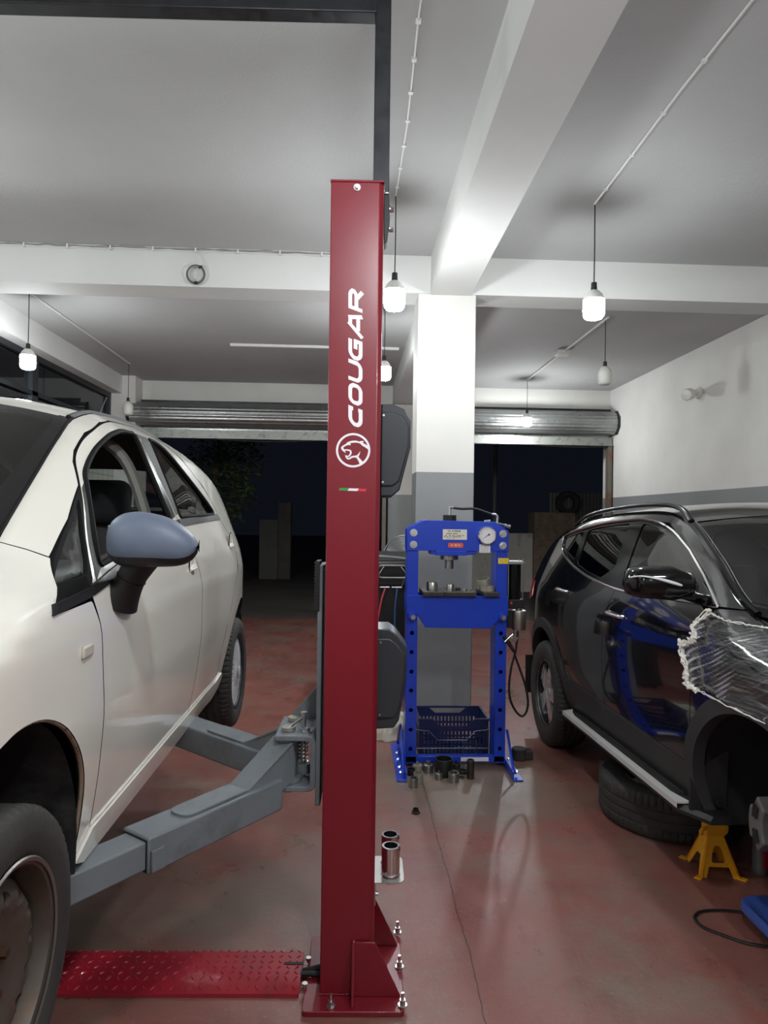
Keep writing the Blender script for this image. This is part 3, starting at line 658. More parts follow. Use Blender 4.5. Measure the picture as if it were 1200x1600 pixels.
bp = [(PX0-.002, zp(931.5)), (PX1+.002, zp(931.5)), (PX1+.002, zp(968)), (PX1-.052, zp(970)), (PX1-.105, zp(982.5)), (PX0+.125, zp(981)), (PX0+.072, zp(966)), (PX0-.002, zp(966))]
bp = [(PX0-.002, zp(931.5)), (PX1+.002, zp(931.5)), (PX1+.002, zp(962)), (PX1-.062, zp(969)), (PX1-.11, zp(982.8)), (PX0+.12, zp(981.5)), (PX0+.066, zp(961)), (PX0-.002, zp(960))]
build('bed_beam', MB().prism([(x, YP-.026, z) for x, z in bp], (0, .012, 0)).prism([(x, YP+.174, z) for x, z in bp], (0, .012, 0)), BLUE, pr, world=True, bev=.002)
for x in (PX0+.036, PX1-.036):
    m = MB().cyl((x, YP-.075, zp(964)), (x, YP+.2, zp(964)), .0155); c = build('bed_pin', m, STEEL, pr, world=True)
    build('pin_collar', MB().lathe([(.016, -.05), (.027, -.05), (.027, -.026), (.016, -.026)], (x, YP, zp(964)), (0, 1, 0)), BLUE, c, world=True)
    for y in (834, 852.5): build('head_bolt', hexbolt(MB(), (x+.002, YP-.013, zp(y)), (0, -1, 0), .0165, .014), STEEL, pr, world=True)
m = MB().bb(PX0+.005, PX1-.005, YP+.0, YP+.05, .035, .075); build('lower_crossbar', m, BLUE, pr, world=True, bev=.003)
p = aY(720, 1188, YP-.001); q = aY(768, 1195, YP-.001)
build('crossbar_label', MB().bb(p.x, q.x-.02, YP-.0015, YP+.001, .042, .068), WVIN, pr, world=True)
for x in (PX0-.066, PX1+.0):
    m = MB().bb(x, x+.062, 4.20, 4.90, .001, .009); m.bb(x+.0 if x > .6 else x+.054, (x+.0 if x > .6 else x+.054)+.009, 4.22, 4.88, .009, .055)
    f_ = build('foot', m, BLUE, pr, world=True, bev=.002)
    xs = x+.045 if x < .6 else x+.015
    for y0, y1 in ((4.25, YP+.02), (4.83, YP+.14)): build('brace', MB().tube([(xs, y0, .03), (xs, y1, .24)], .009, 4), BLUE, f_, world=True)
    for y in (4.27, 4.36, 4.5, 4.62): build('foot_bolt', hexbolt(MB(), (xs+(.014 if x > .6 else -.014), y, .035), (1 if x > .6 else -1, 0, 0), .009, .01), STEEL, f_, world=True)
# ram
rx, ry = .652, YP+.08
build('ram', MB().lathe([(0, zp(869)), (.06, zp(869)), (.06, zp(876.5)), (.03, zp(876.5)), (.03, zp(891)), (0, zp(891))], (rx, ry, 0), (0, 0, 1)), mat('machined_steel', (158, 156, 150), .3, .9, var=.15, vs=20), pr, world=True, sharp=30)
build('ram_block', MB().bb(rx-.1, rx+.1, YP-.02, YP+.18, zp(869), zp(862)), BLUE, pr, world=True, bev=.002)
build('jack_body', MB().cyl((rx+.0, ry, zp(862)), (rx+.0, ry, zp(805.5)), .045), BLACKM, pr, world=True, bev=.002)
m = MB().cyl((rx, ry, zp(806)), (rx, ry, zp(793)), .009).cyl((rx-.004, ry, zp(793.5)), (rx+.025, ry, zp(793.5)), .011, n=6)
build('hose_fitting', m, STEEL, pr, world=True)
hose = [aY(x, y, ry) for x, y in ((708, 793.5), (722, 795), (742, 795), (758, 800), (770, 804))]
build('hydraulic_hose', MB().tube(smooth(hose, 6), .0085, 10), BLKCAB, pr, world=True)
e = [aY(x, y, ry) for x, y in ((768, 803.5), (774, 804), (777, 808), (777, 818))]
m = MB().tube(smooth(e, 5), .009, 10); a, c = aY(777, 818, ry), aY(797, 823, ry); m.cyl(a, c, .009, n=8).cyl(a.lerp(c, .55), a.lerp(c, .7), .014, n=6).cyl(a.lerp(c, .85), c, .014, n=6)
m.cyl(aY(757, 814.5, ry), aY(766, 813.5, ry), .008); build('pipe_fittings', m, STEEL, pr, world=True)
# gauge
g0 = aY(760, 837, YP-.013)
ga = build('pressure_gauge', MB().lathe([(0, 0), (.058, 0), (.06, -.006), (.06, -.03), (.054, -.034), (.05, -.028), (0, -.028)], g0, (0, 1, 0), n=40), CHROME, pr, world=True)
build('dial', MB().cyl(g0+Vector((0, -.0283, 0)), g0+Vector((0, -.0295, 0)), .0495, n=40), WVIN, ga, world=True)
m = MB().cyl(g0+Vector((.012, -.0297, .008)), g0+Vector((.012, -.0312, .008)), .006)
m.prism([g0+Vector((.014, -.0298, .006)), g0+Vector((.010, -.0298, .0105)), g0+Vector((-.033, -.0298, -.022))], (0, -.0008, 0))
for i in range(21):
    a = R_(225-13.5*i); r1, r2 = .044, .039-(.004 if i % 5 == 0 else 0); t_ = Vector((-math.sin(a), 0, math.cos(a)))*.0007
    A, B = g0+Vector((r1*math.cos(a), -.0297, r1*math.sin(a))), g0+Vector((r2*math.cos(a), -.0297, r2*math.sin(a))); m.prism([A+t_, A-t_, B-t_, B+t_], (0, -.0005, 0))
build('needle', m, BLACKM, ga, world=True)
def plate(nm, x0, y0, x1, y1, rgb, rows, Y=YP-.0135, par=pr, ink=(60, 60, 66), rnd=0):
    a, c = aY(x0, y0, Y), aY(x1, y1, Y)
    P = rp([(a.x, c.z, rnd), (c.x, c.z, rnd), (c.x, a.z, rnd), (a.x, a.z, rnd)]) if rnd else [(a.x, c.z), (c.x, c.z), (c.x, a.z), (a.x, a.z)]
    o = build(nm, MB().prism([(x, Y, z) for x, z in P], (0, -.001, 0)), mat(nm+'_face', rgb, .45), par, world=True)
    m = MB(); w, h = c.x-a.x, a.z-c.z
    for u, v, du, dv in rows:
        n = max(1, int(du*w/.006)); rr = random.Random(int(u*100+v*1000))
        for i in range(n):
            if rr.random() < .18: continue
            xx = a.x+w*u+i*du*w/n; m.bb(xx, xx+du*w/n*rr.uniform(.45, .8), Y-.0016, Y-.001, a.z-h*v-h*dv, a.z-h*v)
    if rows: build('print', m, mat('ink_%d_%d_%d' % ink, ink, .6), o, world=True)
    return o
plate('maker_plate', 692, 827, 729.5, 843.5, (232, 228, 210), [(.2, .1, .28, .12), (.5, .08, .28, .16), (.12, .36, .5, .1), (.06, .54, .82, .1), (.05, .68, .72, .09), (.18, .85, .3, .05)])
plate('arrow_sticker', 700, 848, 724, 855.8, (224, 92, 52), [(.2, .38, .14, .26), (.44, .3, .12, .4), (.64, .38, .14, .26)], ink=(240, 236, 230), rnd=.015)
plate('load_chart', 749, 850.5, 766, 863.8, (226, 226, 226), [(.08, .08, .8, .05)]+[(.12, .2+.11*i, .75, .03) for i in range(7)], ink=(120, 120, 124))
plate('warning_label', 778.5, 872, 794.5, 881, (246, 208, 40), [(.1, .2, .8, .1), (.15, .45, .3, .08), (.55, .45, .35, .08), (.12, .7, .7, .08)], Y=YP-.0005)
# air pump on the right side
ax, ay = 1.083, YP+.05
def za(y): return EYE-(y-812)*ay/F
pm = MB().cyl((ax, ay, za(881)), (ax, ay, za(937)), .045)
pu = build('air_motor', pm, mat('black_anodised', (16, 17, 19), .25, .5), pr, world=True)
m = MB().bb(ax-.055, ax+.055, ay-.055, ay+.055, za(882), za(877)); build('motor_cap', m, mat('cast_alloy', (150, 150, 148), .45, .8), pu, world=True, bev=.004)
build('motor_base', MB().bb(ax-.058, ax+.058, ay-.055, ay+.055, za(950), za(937)), BLACKM, pu, world=True, bev=.004)
m = MB()
for sx in (-1, 1):
    for sy in (-1, 1): m.cyl((ax+.048*sx, ay+.048*sy, za(952)), (ax+.048*sx, ay+.048*sy, za(874)), .0045, n=8)
build('tie_rod', m, STEEL, pu, world=True)
m = MB().lathe([(0, za(950)), (.022, za(950)), (.022, za(955)), (.046, za(955)), (.048, za(957)), (.048, za(983)), (.046, za(985)), (0, za(985))], (ax+.035, ay, 0), n=28)
build('oil_reservoir', m, mat('brushed_can', (176, 172, 164), .3, .9), pu, world=True)
build('valve_block', MB().bb(ax-.05, ax-.02, ay-.03, ay+.02, za(982), za(955)), BLACKM, pu, world=True, bev=.004)
build('red_plug', MB().cyl((ax-.03, ay-.056, za(942)), (ax-.03, ay-.064, za(942)), .008), mat('red_plastic', (200, 44, 44), .4), pu, world=True)
vx = [aY(x, y, ay-.06) for x, y in ((801, 985), (802, 993), (800, 1001))]
m = MB().tube(vx, .008, 8); m.box(vx[1]+Vector((0, 0, -.02)), (.045, .03, .04), Matrix.Rotation(.5, 3, 'Y')); m.cyl(aY(789, 1003, ay-.07), aY(802, 991, ay-.09), .006, n=6).cyl(aY(800, 996, ay-.08), aY(806, 1002, ay-.08), .009)
build('air_valve', m, STEEL, pr, world=True)
build('valve_grip', MB().tube([aY(x, y, ay-.06) for x, y in ((787, 994), (795, 1005), (803, 1018))], [.012, .014, .011], 10), BLKPL, pr, world=True)
lp = [(809, 986), (808, 1000), (805, 1020), (799, 1042), (795.5, 1070), (797, 1092), (805, 1110), (815, 1119), (822, 1113), (825, 1097), (821, 1072), (812, 1045), (805, 1025), (803, 1014)]
build('air_hose', MB().tube(smooth([aY(x, y, ay-.055-.0015*i) for i, (x, y) in enumerate(lp)], 5), .0075, 8), BLKCAB, pr, world=True)
# loose blocks and cups on the press bed
ZB = zp(931.5)
def onbed(nm, label, mb, m_, x, y, z, grp, bev=.002, rot=(0, 0, 0)):
    o = build(nm, mb, m_, None, bev=bev, label=label, cat='press tool', group=grp); o.location = (x, y, z); o.rotation_euler = rot; return o
GB, GCp = 'black plates across the press bed', 'bearing cups around the press'
MST, OIL = MATS['machined_steel'], mat('oily_steel', (74, 70, 66), .42, .75, var=.25, vs=30)
PALE = mat('dusty_cup_metal', (150, 144, 130), .55, .5, var=.2, vs=20)
def xb(px): return aY(px, 925, YP+.02).x
for px0, px1, lab in ((659, 691, 'black steel plate on the press bed, left one'), (692, 741, 'black steel plate on the middle of the press bed'), (752, 776, 'black steel plate on the press bed, right one')):
    w_ = xb(px1)-xb(px0); onbed('bed_plate', lab, MB().bb(-w_/2, w_/2, -.05, .23, 0, .027), OIL, (xb(px0)+xb(px1))/2, YP-.02, ZB, GB)
def cup(r, h, t=.006, neck=0):
    p = [(0, 0), (r, 0), (r, h*.97), (r*.97, h), (r-t, h), (r-t, h*.35), (0, h*.35)]
    if neck: p = [(0, 0), (r, 0), (r, h*.62), (r*.95, h*.68), (neck, h*.72), (neck, h), (neck*.6, h), (neck*.6, h*.8), (0, h*.8)]
    return MB().lathe(p, n=28)
for px, w_, h_, y, nk, mm, lab in ((676, 18, .055, .05, 0, MST, 'steel cup standing on the left bed plate'), (704, 12, .043, .03, 0, MST, 'small steel cup on the middle bed plate'), (717, 9, .016, .06, 0, OIL, 'flat dark ring lying on the middle bed plate'), (725, 6, .018, .02, .005, PALE, 'bright small bush on the middle bed plate'), (733, 9, .01, .04, 0, MST, 'thin ring lying at the right end of the middle bed plate'), (752, 14, .03, .02, 0, PALE, 'dusty low cup on the left of the right bed plate'), (765, 14, .034, .02, 0, PALE, 'dusty low cup at the right of the right bed plate')):
    o = onbed('bearing_cup', lab, cup(w_/2*YP/F, h_, .006, nk), mm, xb(px), YP+y, ZB+(.027 if px != 752 else .0), GCp, 0)
    if px == 752: o.location.x = xb(758); o.location.z = ZB+.027; o.location.y = YP+.03
onbed('bearing_cup', 'large dusty cup tilted on top of the low cups at the right of the bed', cup(.042, .07), PALE, xb(764)-.012, YP+.09, ZB+.036, GCp, 0, (R_(8), R_(-14), 0))
# cups on the floor in front
for px, py, r, h, nk, mm, lab in ((645.7, 1229, 7.4, 14, 0, MST, 'grey steel cup nearest the left press foot'), (653.5, 1223, 7.6, 16, 0, PALE, 'pale empty cup behind the grey cup by the left press foot'), (652, 1206, 7.8, 16, .008, PALE, 'stepped dusty cup with a knob, behind the pale cup'),
        (669, 1206, 7.6, 17, .014, MST, 'steel stepped bush with narrow neck, left of the big black ring'), (693.4, 1211, 14, 26, 0, BLACKM, 'big black ring, widest of the cups on the floor'), (713, 1201, 6, 12, .009, OIL, 'dark stepped bush just behind the right of the big black ring'),
        (722.5, 1208, 7.2, 5, 0, OIL, 'flat dark ring on the floor left of the tall tube'), (735, 1216, 5.8, 29, 0, OIL, 'tall narrow steel tube standing under the press'), (685.5, 1217, 6.3, 13, .006, MST, 'small cup with a nub in front of the big black ring'),
        (708.5, 1221, 8.6, 14, 0, MST, 'shiny open cup right in front of the big black ring'), (721, 1215, 5, 1.5, 0, OIL, 'thin washer lying behind the shiny open cup'), (642.5, 1211, 6, 10, 0, BLACKM, 'small black cup against the left press upright')):
    q = aZ(px, py, 0); s = q.y/F; o = build('bearing_cup', cup(r*s, h*s, min(.006, r*s*.25), nk), mm, None, label=lab, cat='press tool', group=GCp); o.location = q
q = aZ(649.5, 1270, 0); o = build('flange_nut', MB().lathe([(.012, 0), (.0235, 0), (.0235, .006), (.017, .011), (.0165, .024), (.012, .024), (.012, 0)], n=24), mat('dark_nut', (60, 58, 56), .3, .9), None, label='dark flanged nut lying alone on the red floor', cat='nut'); o.location = q
# crate, wire basket, cloth, rubber
NAVY = mat('navy_crate_plastic', (22, 30, 78), .5)
ca, cb = aZ(655, 1190, 0), aZ(768, 1190, 0); cx0, cx1 = ca.x+.006, cb.x+.0; cy0, cy1, ch = 4.66, 4.98, .255
t = thing('plastic_crate', 'navy slatted plastic crate on the floor inside the press frame', 'crate', ((cx0+cx1)/2, 4.82, 0))
def slotwall(n, ax_, L, z1, hi):
    hs = [[(-L/2+.03+(L-.06)*i/n+.004, z), (-L/2+.03+(L-.06)*(i+.62)/n, z), (-L/2+.03+(L-.06)*(i+.62)/n, z+dz), (-L/2+.03+(L-.06)*i/n+.004, z+dz)] for i in range(n) for z, dz in ((.02, .05), (.085, .045), (.145, .035))]
    top = [(L/2, 0), (L/2, hi), (L/2-.09, hi), (L/2-.15, z1), (-L/2+.15, z1), (-L/2+.09, hi), (-L/2, hi), (-L/2, 0)]
    return [(-L/2, 0)]+top[:-1], hs
m = MB(); L = cx1-cx0; mx_ = (cx0+cx1)/2; poly, hs = slotwall(16, 0, L, .205, ch)
for y, s in ((cy0, 1), (cy1, -1)): sheet(m, poly, hs, lambda a, c: (mx_+a, y, c+.001), lambda a, c: (mx_+a, y+.006*s, c+.001), .08, back=True)
L2 = cy1-cy0; poly, hs = slotwall(9, 1, L2-.01, ch, ch)
for x, s in ((cx0, 1), (cx1, -1)): sheet(m, poly, hs, lambda a, c: (x, 4.82+a, c+.001), lambda a, c: (x+.006*s, 4.82+a, c+.001), .08, back=True)
m.bb(cx0, cx1, cy0, cy1, .001, .008); build('crate_body', m, NAVY, t, world=True)
build('rim', MB().bb(cx0-.008, cx0+.1, cy0-.008, cy0+.01, ch-.012, ch).bb(cx1-.1, cx1+.008, cy0-.008, cy0+.01, ch-.012, ch).bb(cx0-.008, cx0+.01, cy0, cy1, ch-.012, ch).bb(cx1-.01, cx1+.008, cy0, cy1, ch-.012, ch).bb(cx0, cx1, cy1-.01, cy1+.008, ch-.012, ch), NAVY, t, world=True)
yw = 4.595; t = thing('wire_rack', 'dark wire rack in front of the navy crate inside the press frame', 'wire rack', (mx_, yw+.02, 0))
WR = mat('grey_wire', (96, 98, 104), .4, .7); xa, xz = PX0+.085, PX1-.08
def wl(pts): return MB().tube(pts, .0038, 6)
build('wire', wl([(xa, yw, .20), (xa+.09, yw, .19), (xa+.15, yw, .13), (xz-.15, yw, .13), (xz-.09, yw, .19), (xz, yw, .20)]), WR, t, world=True)
build('wire', wl([(xa, yw, .075), (xz, yw, .075)]), WR, t, world=True)
build('wire', wl([(xa, yw, .012), (xz, yw, .012)]), WR, t, world=True)
for x in (xa, xz): build('upright_wire', wl([(x, yw, .005), (x, yw, .2), (x, yw+.05, .2), (x, yw+.05, .005)]), WR, t, world=True)
for k in range(1, 6): x = xa+(xz-xa)*k/6; build('upright_wire', wl([(x, yw, .012), (x, yw, .13)]), WR, t, world=True)
m = MB(); rr = random.Random(5); q = Vector((.265, 5.07, 0)); n1, n2 = 40, 20
G = [[None]*n1 for _ in range(n2+1)]
for j in range(n2+1):
    for i in range(n1):
        a = 2*math.pi*i/n1; tt = j/n2*math.pi*.5; fold = 1+.16*math.sin(9*a+3*math.sin(3*a)+j*.4)*math.cos(tt)**.4+.1*math.sin(4*a+1)+rr.uniform(-.03, .03)
        G[j][i] = q+Vector((.15*math.cos(a)*math.cos(tt*.98)*fold+.06*math.sin(tt), .1*math.sin(a)*math.cos(tt*.98)*fold, .002+.185*math.sin(tt)*(1+.25*math.sin(2*a+.6)*math.cos(tt))))
build('crumpled_cloth', m.grid(G, 0, True), mat('white_rag', (214, 208, 190), .8, var=.08, vs=8), None, loc=q, sharp=70, label='crumpled white cloth on the floor between the red post and the press', cat='cloth')
q = aZ(811, 1186, 0); m = MB().cyl((0, 0, .001), (0, 0, .075), .05, n=24); m.bb(.02, .09, -.03, .05, .001, .06)
o = build('rubber_block', m, RUBBER, None, bev=.006, label='black rubber block on the floor beside the right press foot', cat='rubber block'); o.location = q
# service machine and fan behind
t = thing('service_station', 'black air conditioning service machine with red and blue hoses behind the lift post', 'machine', (.22, 6.5, 0))
m = MB().bb(-.12, .56, 6.22, 6.75, .05, 1.02); m.prism([(-.12, 6.2, 1.0), (-.12, 6.2, 1.22), (-.12, 6.5, 1.3), (-.12, 6.75, 1.3), (-.12, 6.75, 1.0)], (.68, 0, 0))
build('cabinet', m, BLKPL, t, world=True, bev=.02)
build('top_edge', MB().tube(smooth([(-.13, 6.28, 1.245), (.2, 6.26, 1.275), (.57, 6.28, 1.245)], 8), .014, 8), mat('grey_plastic', (120, 122, 124), .5), t, world=True)
build('handle_ring', MB().tube([(x, 6.12, z) for x, z in rp([(.235, 1.09, .05), (.512, 1.09, .05), (.512, 1.20, .05), (.235, 1.20, .05)])], .0075, 8, closed=True), mat('dull_tube', (132, 132, 132), .45, .5), t, world=True)
for q in ([(.45, 6.2, 1.19), (.495, 6.12, 1.13), (.46, 6.19, 1.0)], [(.30, 6.2, 1.19), (.255, 6.12, 1.13), (.24, 6.19, 1.0)]): build('handle_stay', MB().tube(q, .005, 6), MATS['dull_tube'], t, world=True)
for x0, cl_, pts in ((.32, (186, 70, 78), ((.31, 6.16, .99), (.27, 6.14, .85), (.22, 6.16, .5), (.2, 6.18, .1))), (.43, (58, 84, 140), ((.42, 6.16, .99), (.40, 6.14, .8), (.405, 6.16, .4), (.41, 6.18, .1)))):
    build('hose', MB().tube(smooth(pts, 5), .009, 8), mat('hose_%d' % cl_[0], cl_, .5), t, world=True); build('hose_tap', MB().cyl((x0-.06, 6.17, 1.0), (x0+.03, 6.17, 1.0), .008), STEEL, t, world=True)
for x in (-.05, .49):
    for y in (6.3, 6.68): build('caster', MB().cyl((x-.015, y, .03), (x+.015, y, .03), .0295), RUBBER, t, world=True)
fx, fy, fz = .56, 7.15, 1.22
t = thing('pedestal_fan', 'pedestal fan with wire cage behind the black service machine', 'fan', (fx, fy, 0))
build('base', MB().lathe([(0, 0.001), (.2, .001), (.2, .02), (.04, .05), (0, .05)], (fx, fy, 0)), BLKPL, t, world=True)
build('pole', MB().cyl((fx, fy, .04), (fx, fy, fz), .014), STEEL, t, world=True)
m = MB()
for k in range(1, 15): r = .23*k/14; m.tube([(fx+r*math.cos(2*math.pi*i/40), fy-.1-.035*(1-(k/14)**2), fz+r*math.sin(2*math.pi*i/40)) for i in range(40)], .0018 if k < 14 else .005, 4, closed=True)
for k in range(16): a = 2*math.pi*k/16; m.tube([(fx+.23*s*math.cos(a), fy-.1-.035*(1-s*s), fz+.23*s*math.sin(a)) for s in (.1, .5, 1)], .0018, 4)
build('cage', m, mat('cage_wire', (120, 122, 122), .4, .6), t, world=True)
m = MB()
for k in range(3):
    a = 2*math.pi*k/3+.9; c, s = math.cos(a), math.sin(a); m.add([(fx+.03*c-.02*s, fy-.08, fz+.03*s+.02*c), (fx+.03*c+.03*s, fy-.05, fz+.03*s-.03*c), (fx+.2*c+.07*s, fy-.05, fz+.2*s-.07*c), (fx+.21*c-.02*s, fy-.085, fz+.21*s+.02*c), (fx+.12*c-.06*s, fy-.09, fz+.12*s+.06*c)], [(0, 1, 2, 3, 4)])
ob = build('blade', m, mat('smoky_blade', (110, 112, 112), .4), t, world=True); sd = ob.modifiers.new('s', 'SOLIDIFY'); sd.thickness = .003
build('motor', MB().cyl((fx, fy-.07, fz), (fx, fy+.1, fz), .055), BLKPL, t, world=True)
# ------------------------------------------------------------------ right foreground: jack stand, can, creeper, cable
YEL = mat('worn_yellow_paint', (238, 166, 30), .45, var=.08, vs=6, dirt=(96, 70, 30), ds=16, dlo=.6, dhi=.72)
js = thing('jack_stand', 'yellow jack stand on the floor under the black car sill', 'jack stand', (1.715, 3.135, 0), (0, 0, R_(-6)))
def face(m, ang, hole):
    B, T, Hh = .092, .036, .172
    def fn(off):
        def g(u, v):
            k = v/Hh; half = B+(T-B)*k; p = Vector((u*half, -half*.93+off, v)); return Matrix.Rotation(ang, 3, 'Z') @ p
        return g
    poly = [(-1, 0), (-.66, 0), (-.58, .045), (.58, .045), (.66, 0), (1, 0), (1, Hh), (-1, Hh)]
    hs = [rp([(-.50, .060, .2), (.50, .060, .2), (.34, .130, .25), (-.34, .130, .25)])] if hole else []
    poly = poly if hole else [(-1, 0), (-.62, 0), (-.3, .075), (.3, .075), (.62, 0), (1, 0), (1, Hh), (-1, Hh)]
    v, T_ = cdt([(a, c*6) for a, c in poly], [[(a, c*6) for a, c in h] for h in hs], .16)
    f1, f2_ = fn(0), fn(.004); A = [f1(a, c/6) for a, c in v]; Bk = [f2_(a, c/6) for a, c in v]; n = len(A)
    m.add(A, T_); m.add(Bk, [tuple(reversed(t_)) for t_ in T_])
m = MB()
for a, h in ((0, True), (90, False), (180, True), (270, False)): face(m, R_(a), h)
build('stand_base', m, YEL, js, flip=False)
m = MB()
for sx in (-1, 1):
    for sy in (-1, 1): m.box((.098*sx, .092*sy, .0035), (.036, .03, .005), Matrix.Rotation(R_(45*sx*sy), 3, 'Z'))
build('foot', m, YEL, js, bev=.001)
P = [(-.040, .164), (.040, .164), (.060, .186), (.062, .210), (.036, .256), (-.042, .262)]
build('neck', MB().prism([(x, -.03, z) for x, z in P], (0, .062, 0)), YEL, js, bev=.004)
build('pivot', MB().cyl((.042, -.034, .2), (.042, .034, .2), .011), YEL, js)
m = MB().bb(-.008, -.004, -.0318, -.030, .221, .235).bb(.004, .008, -.0318, -.030, .221, .235).bb(-.008, .008, -.0318, -.030, .218, .222)
build('stamp', m, BLACKM, js)
build('handle', MB().tube(smooth([(-.03, -.02, .205), (-.055, -.03, .2), (-.066, -.03, .185), (-.064, -.03, .172)], 5), [.009]*16, 8), YEL, js)
build('ratchet_bar', MB().bb(-.012, .012, -.014, .014, .16, .352).bb(-.03, .03, -.035, .035, .352, .360), BLACKM, js, bev=.002)
q = aZ(1187, 1364, 0); sc = thing('spray_can', 'red and grey spray can on the floor behind the brake, under the black car', 'spray can', q)
build('body', MB().lathe([(0, 0.001), (.031, .001), (.033, .004), (.033, .03), (.0328, .15), (.033, .165), (.026, .18), (.012, .188), (0, .188)], n=28), mat('grey_can', (120, 122, 120), .4, .5), sc)
build('label_band', MB().lathe([(.0334, .03), (.0334, .155)], n=28, a0=R_(170), a1=R_(330)), mat('red_label', (178, 26, 52), .4), sc)
build('cap', MB().lathe([(.02, .183), (.02, .215), (.018, .218), (0, .218)], n=20), mat('red_plastic', (190, 30, 40), .4), sc)
BLPL = mat('scuffed_blue_plastic', (58, 84, 158), .5, var=.12, vs=10, dirt=(140, 150, 184), ds=30, dlo=.62, dhi=.7, bump=.1, bs=90)
cr = thing('mechanics_creeper', 'blue moulded creeper board on the floor at the right edge', 'creeper', (1.80, 2.2, 0))
m = MB(); oy, ox = .53, .215; nS = 40
def ring(k, z): return [(x*k, y*k if abs(y) < 9 else y, z) for x, y in resample(rp([(-ox, -oy, .08), (ox, -oy, .08), (ox, oy, .08), (-ox, oy, .08)], 8), .03)]
G = [ring(.97, .062), ring(1.0, .07), ring(1.0, .095), ring(.985, .104), ring(.95, .106), ring(.90, .1), ring(.86, .085), ring(.8, .08), ring(.3, .078), ring(.01, .078)]
build('board', m.grid(G, 0, True), BLPL, cr)
for sx in (-1, 1):
    for yy in (-.42, 0, .40): build('caster', MB().cyl((.15*sx-.012, yy, .031), (.15*sx+.012, yy, .031), .03).bb(.15*sx-.016, .15*sx+.016, yy-.015, yy+.015, .05, .075), RUBBER, cr)
cb_ = [aZ(x, y, .006) for x, y in ((1230, 1482), (1200, 1479), (1165, 1473), (1130, 1461), (1100, 1449), (1088, 1439), (1086, 1431), (1096, 1424), (1122, 1422), (1150, 1424), (1172, 1428), (1200, 1434))]
build('floor_cable', MB().tube(smooth(cb_, 6), .0065, 8, flat=.7), BLKCAB, None, loc=cb_[0], label='black cable looping across the red floor in front of the jack stand', cat='cable')
for k, (x, y) in enumerate(((426, 1079), (299, 1277), (876, 1260))): pass
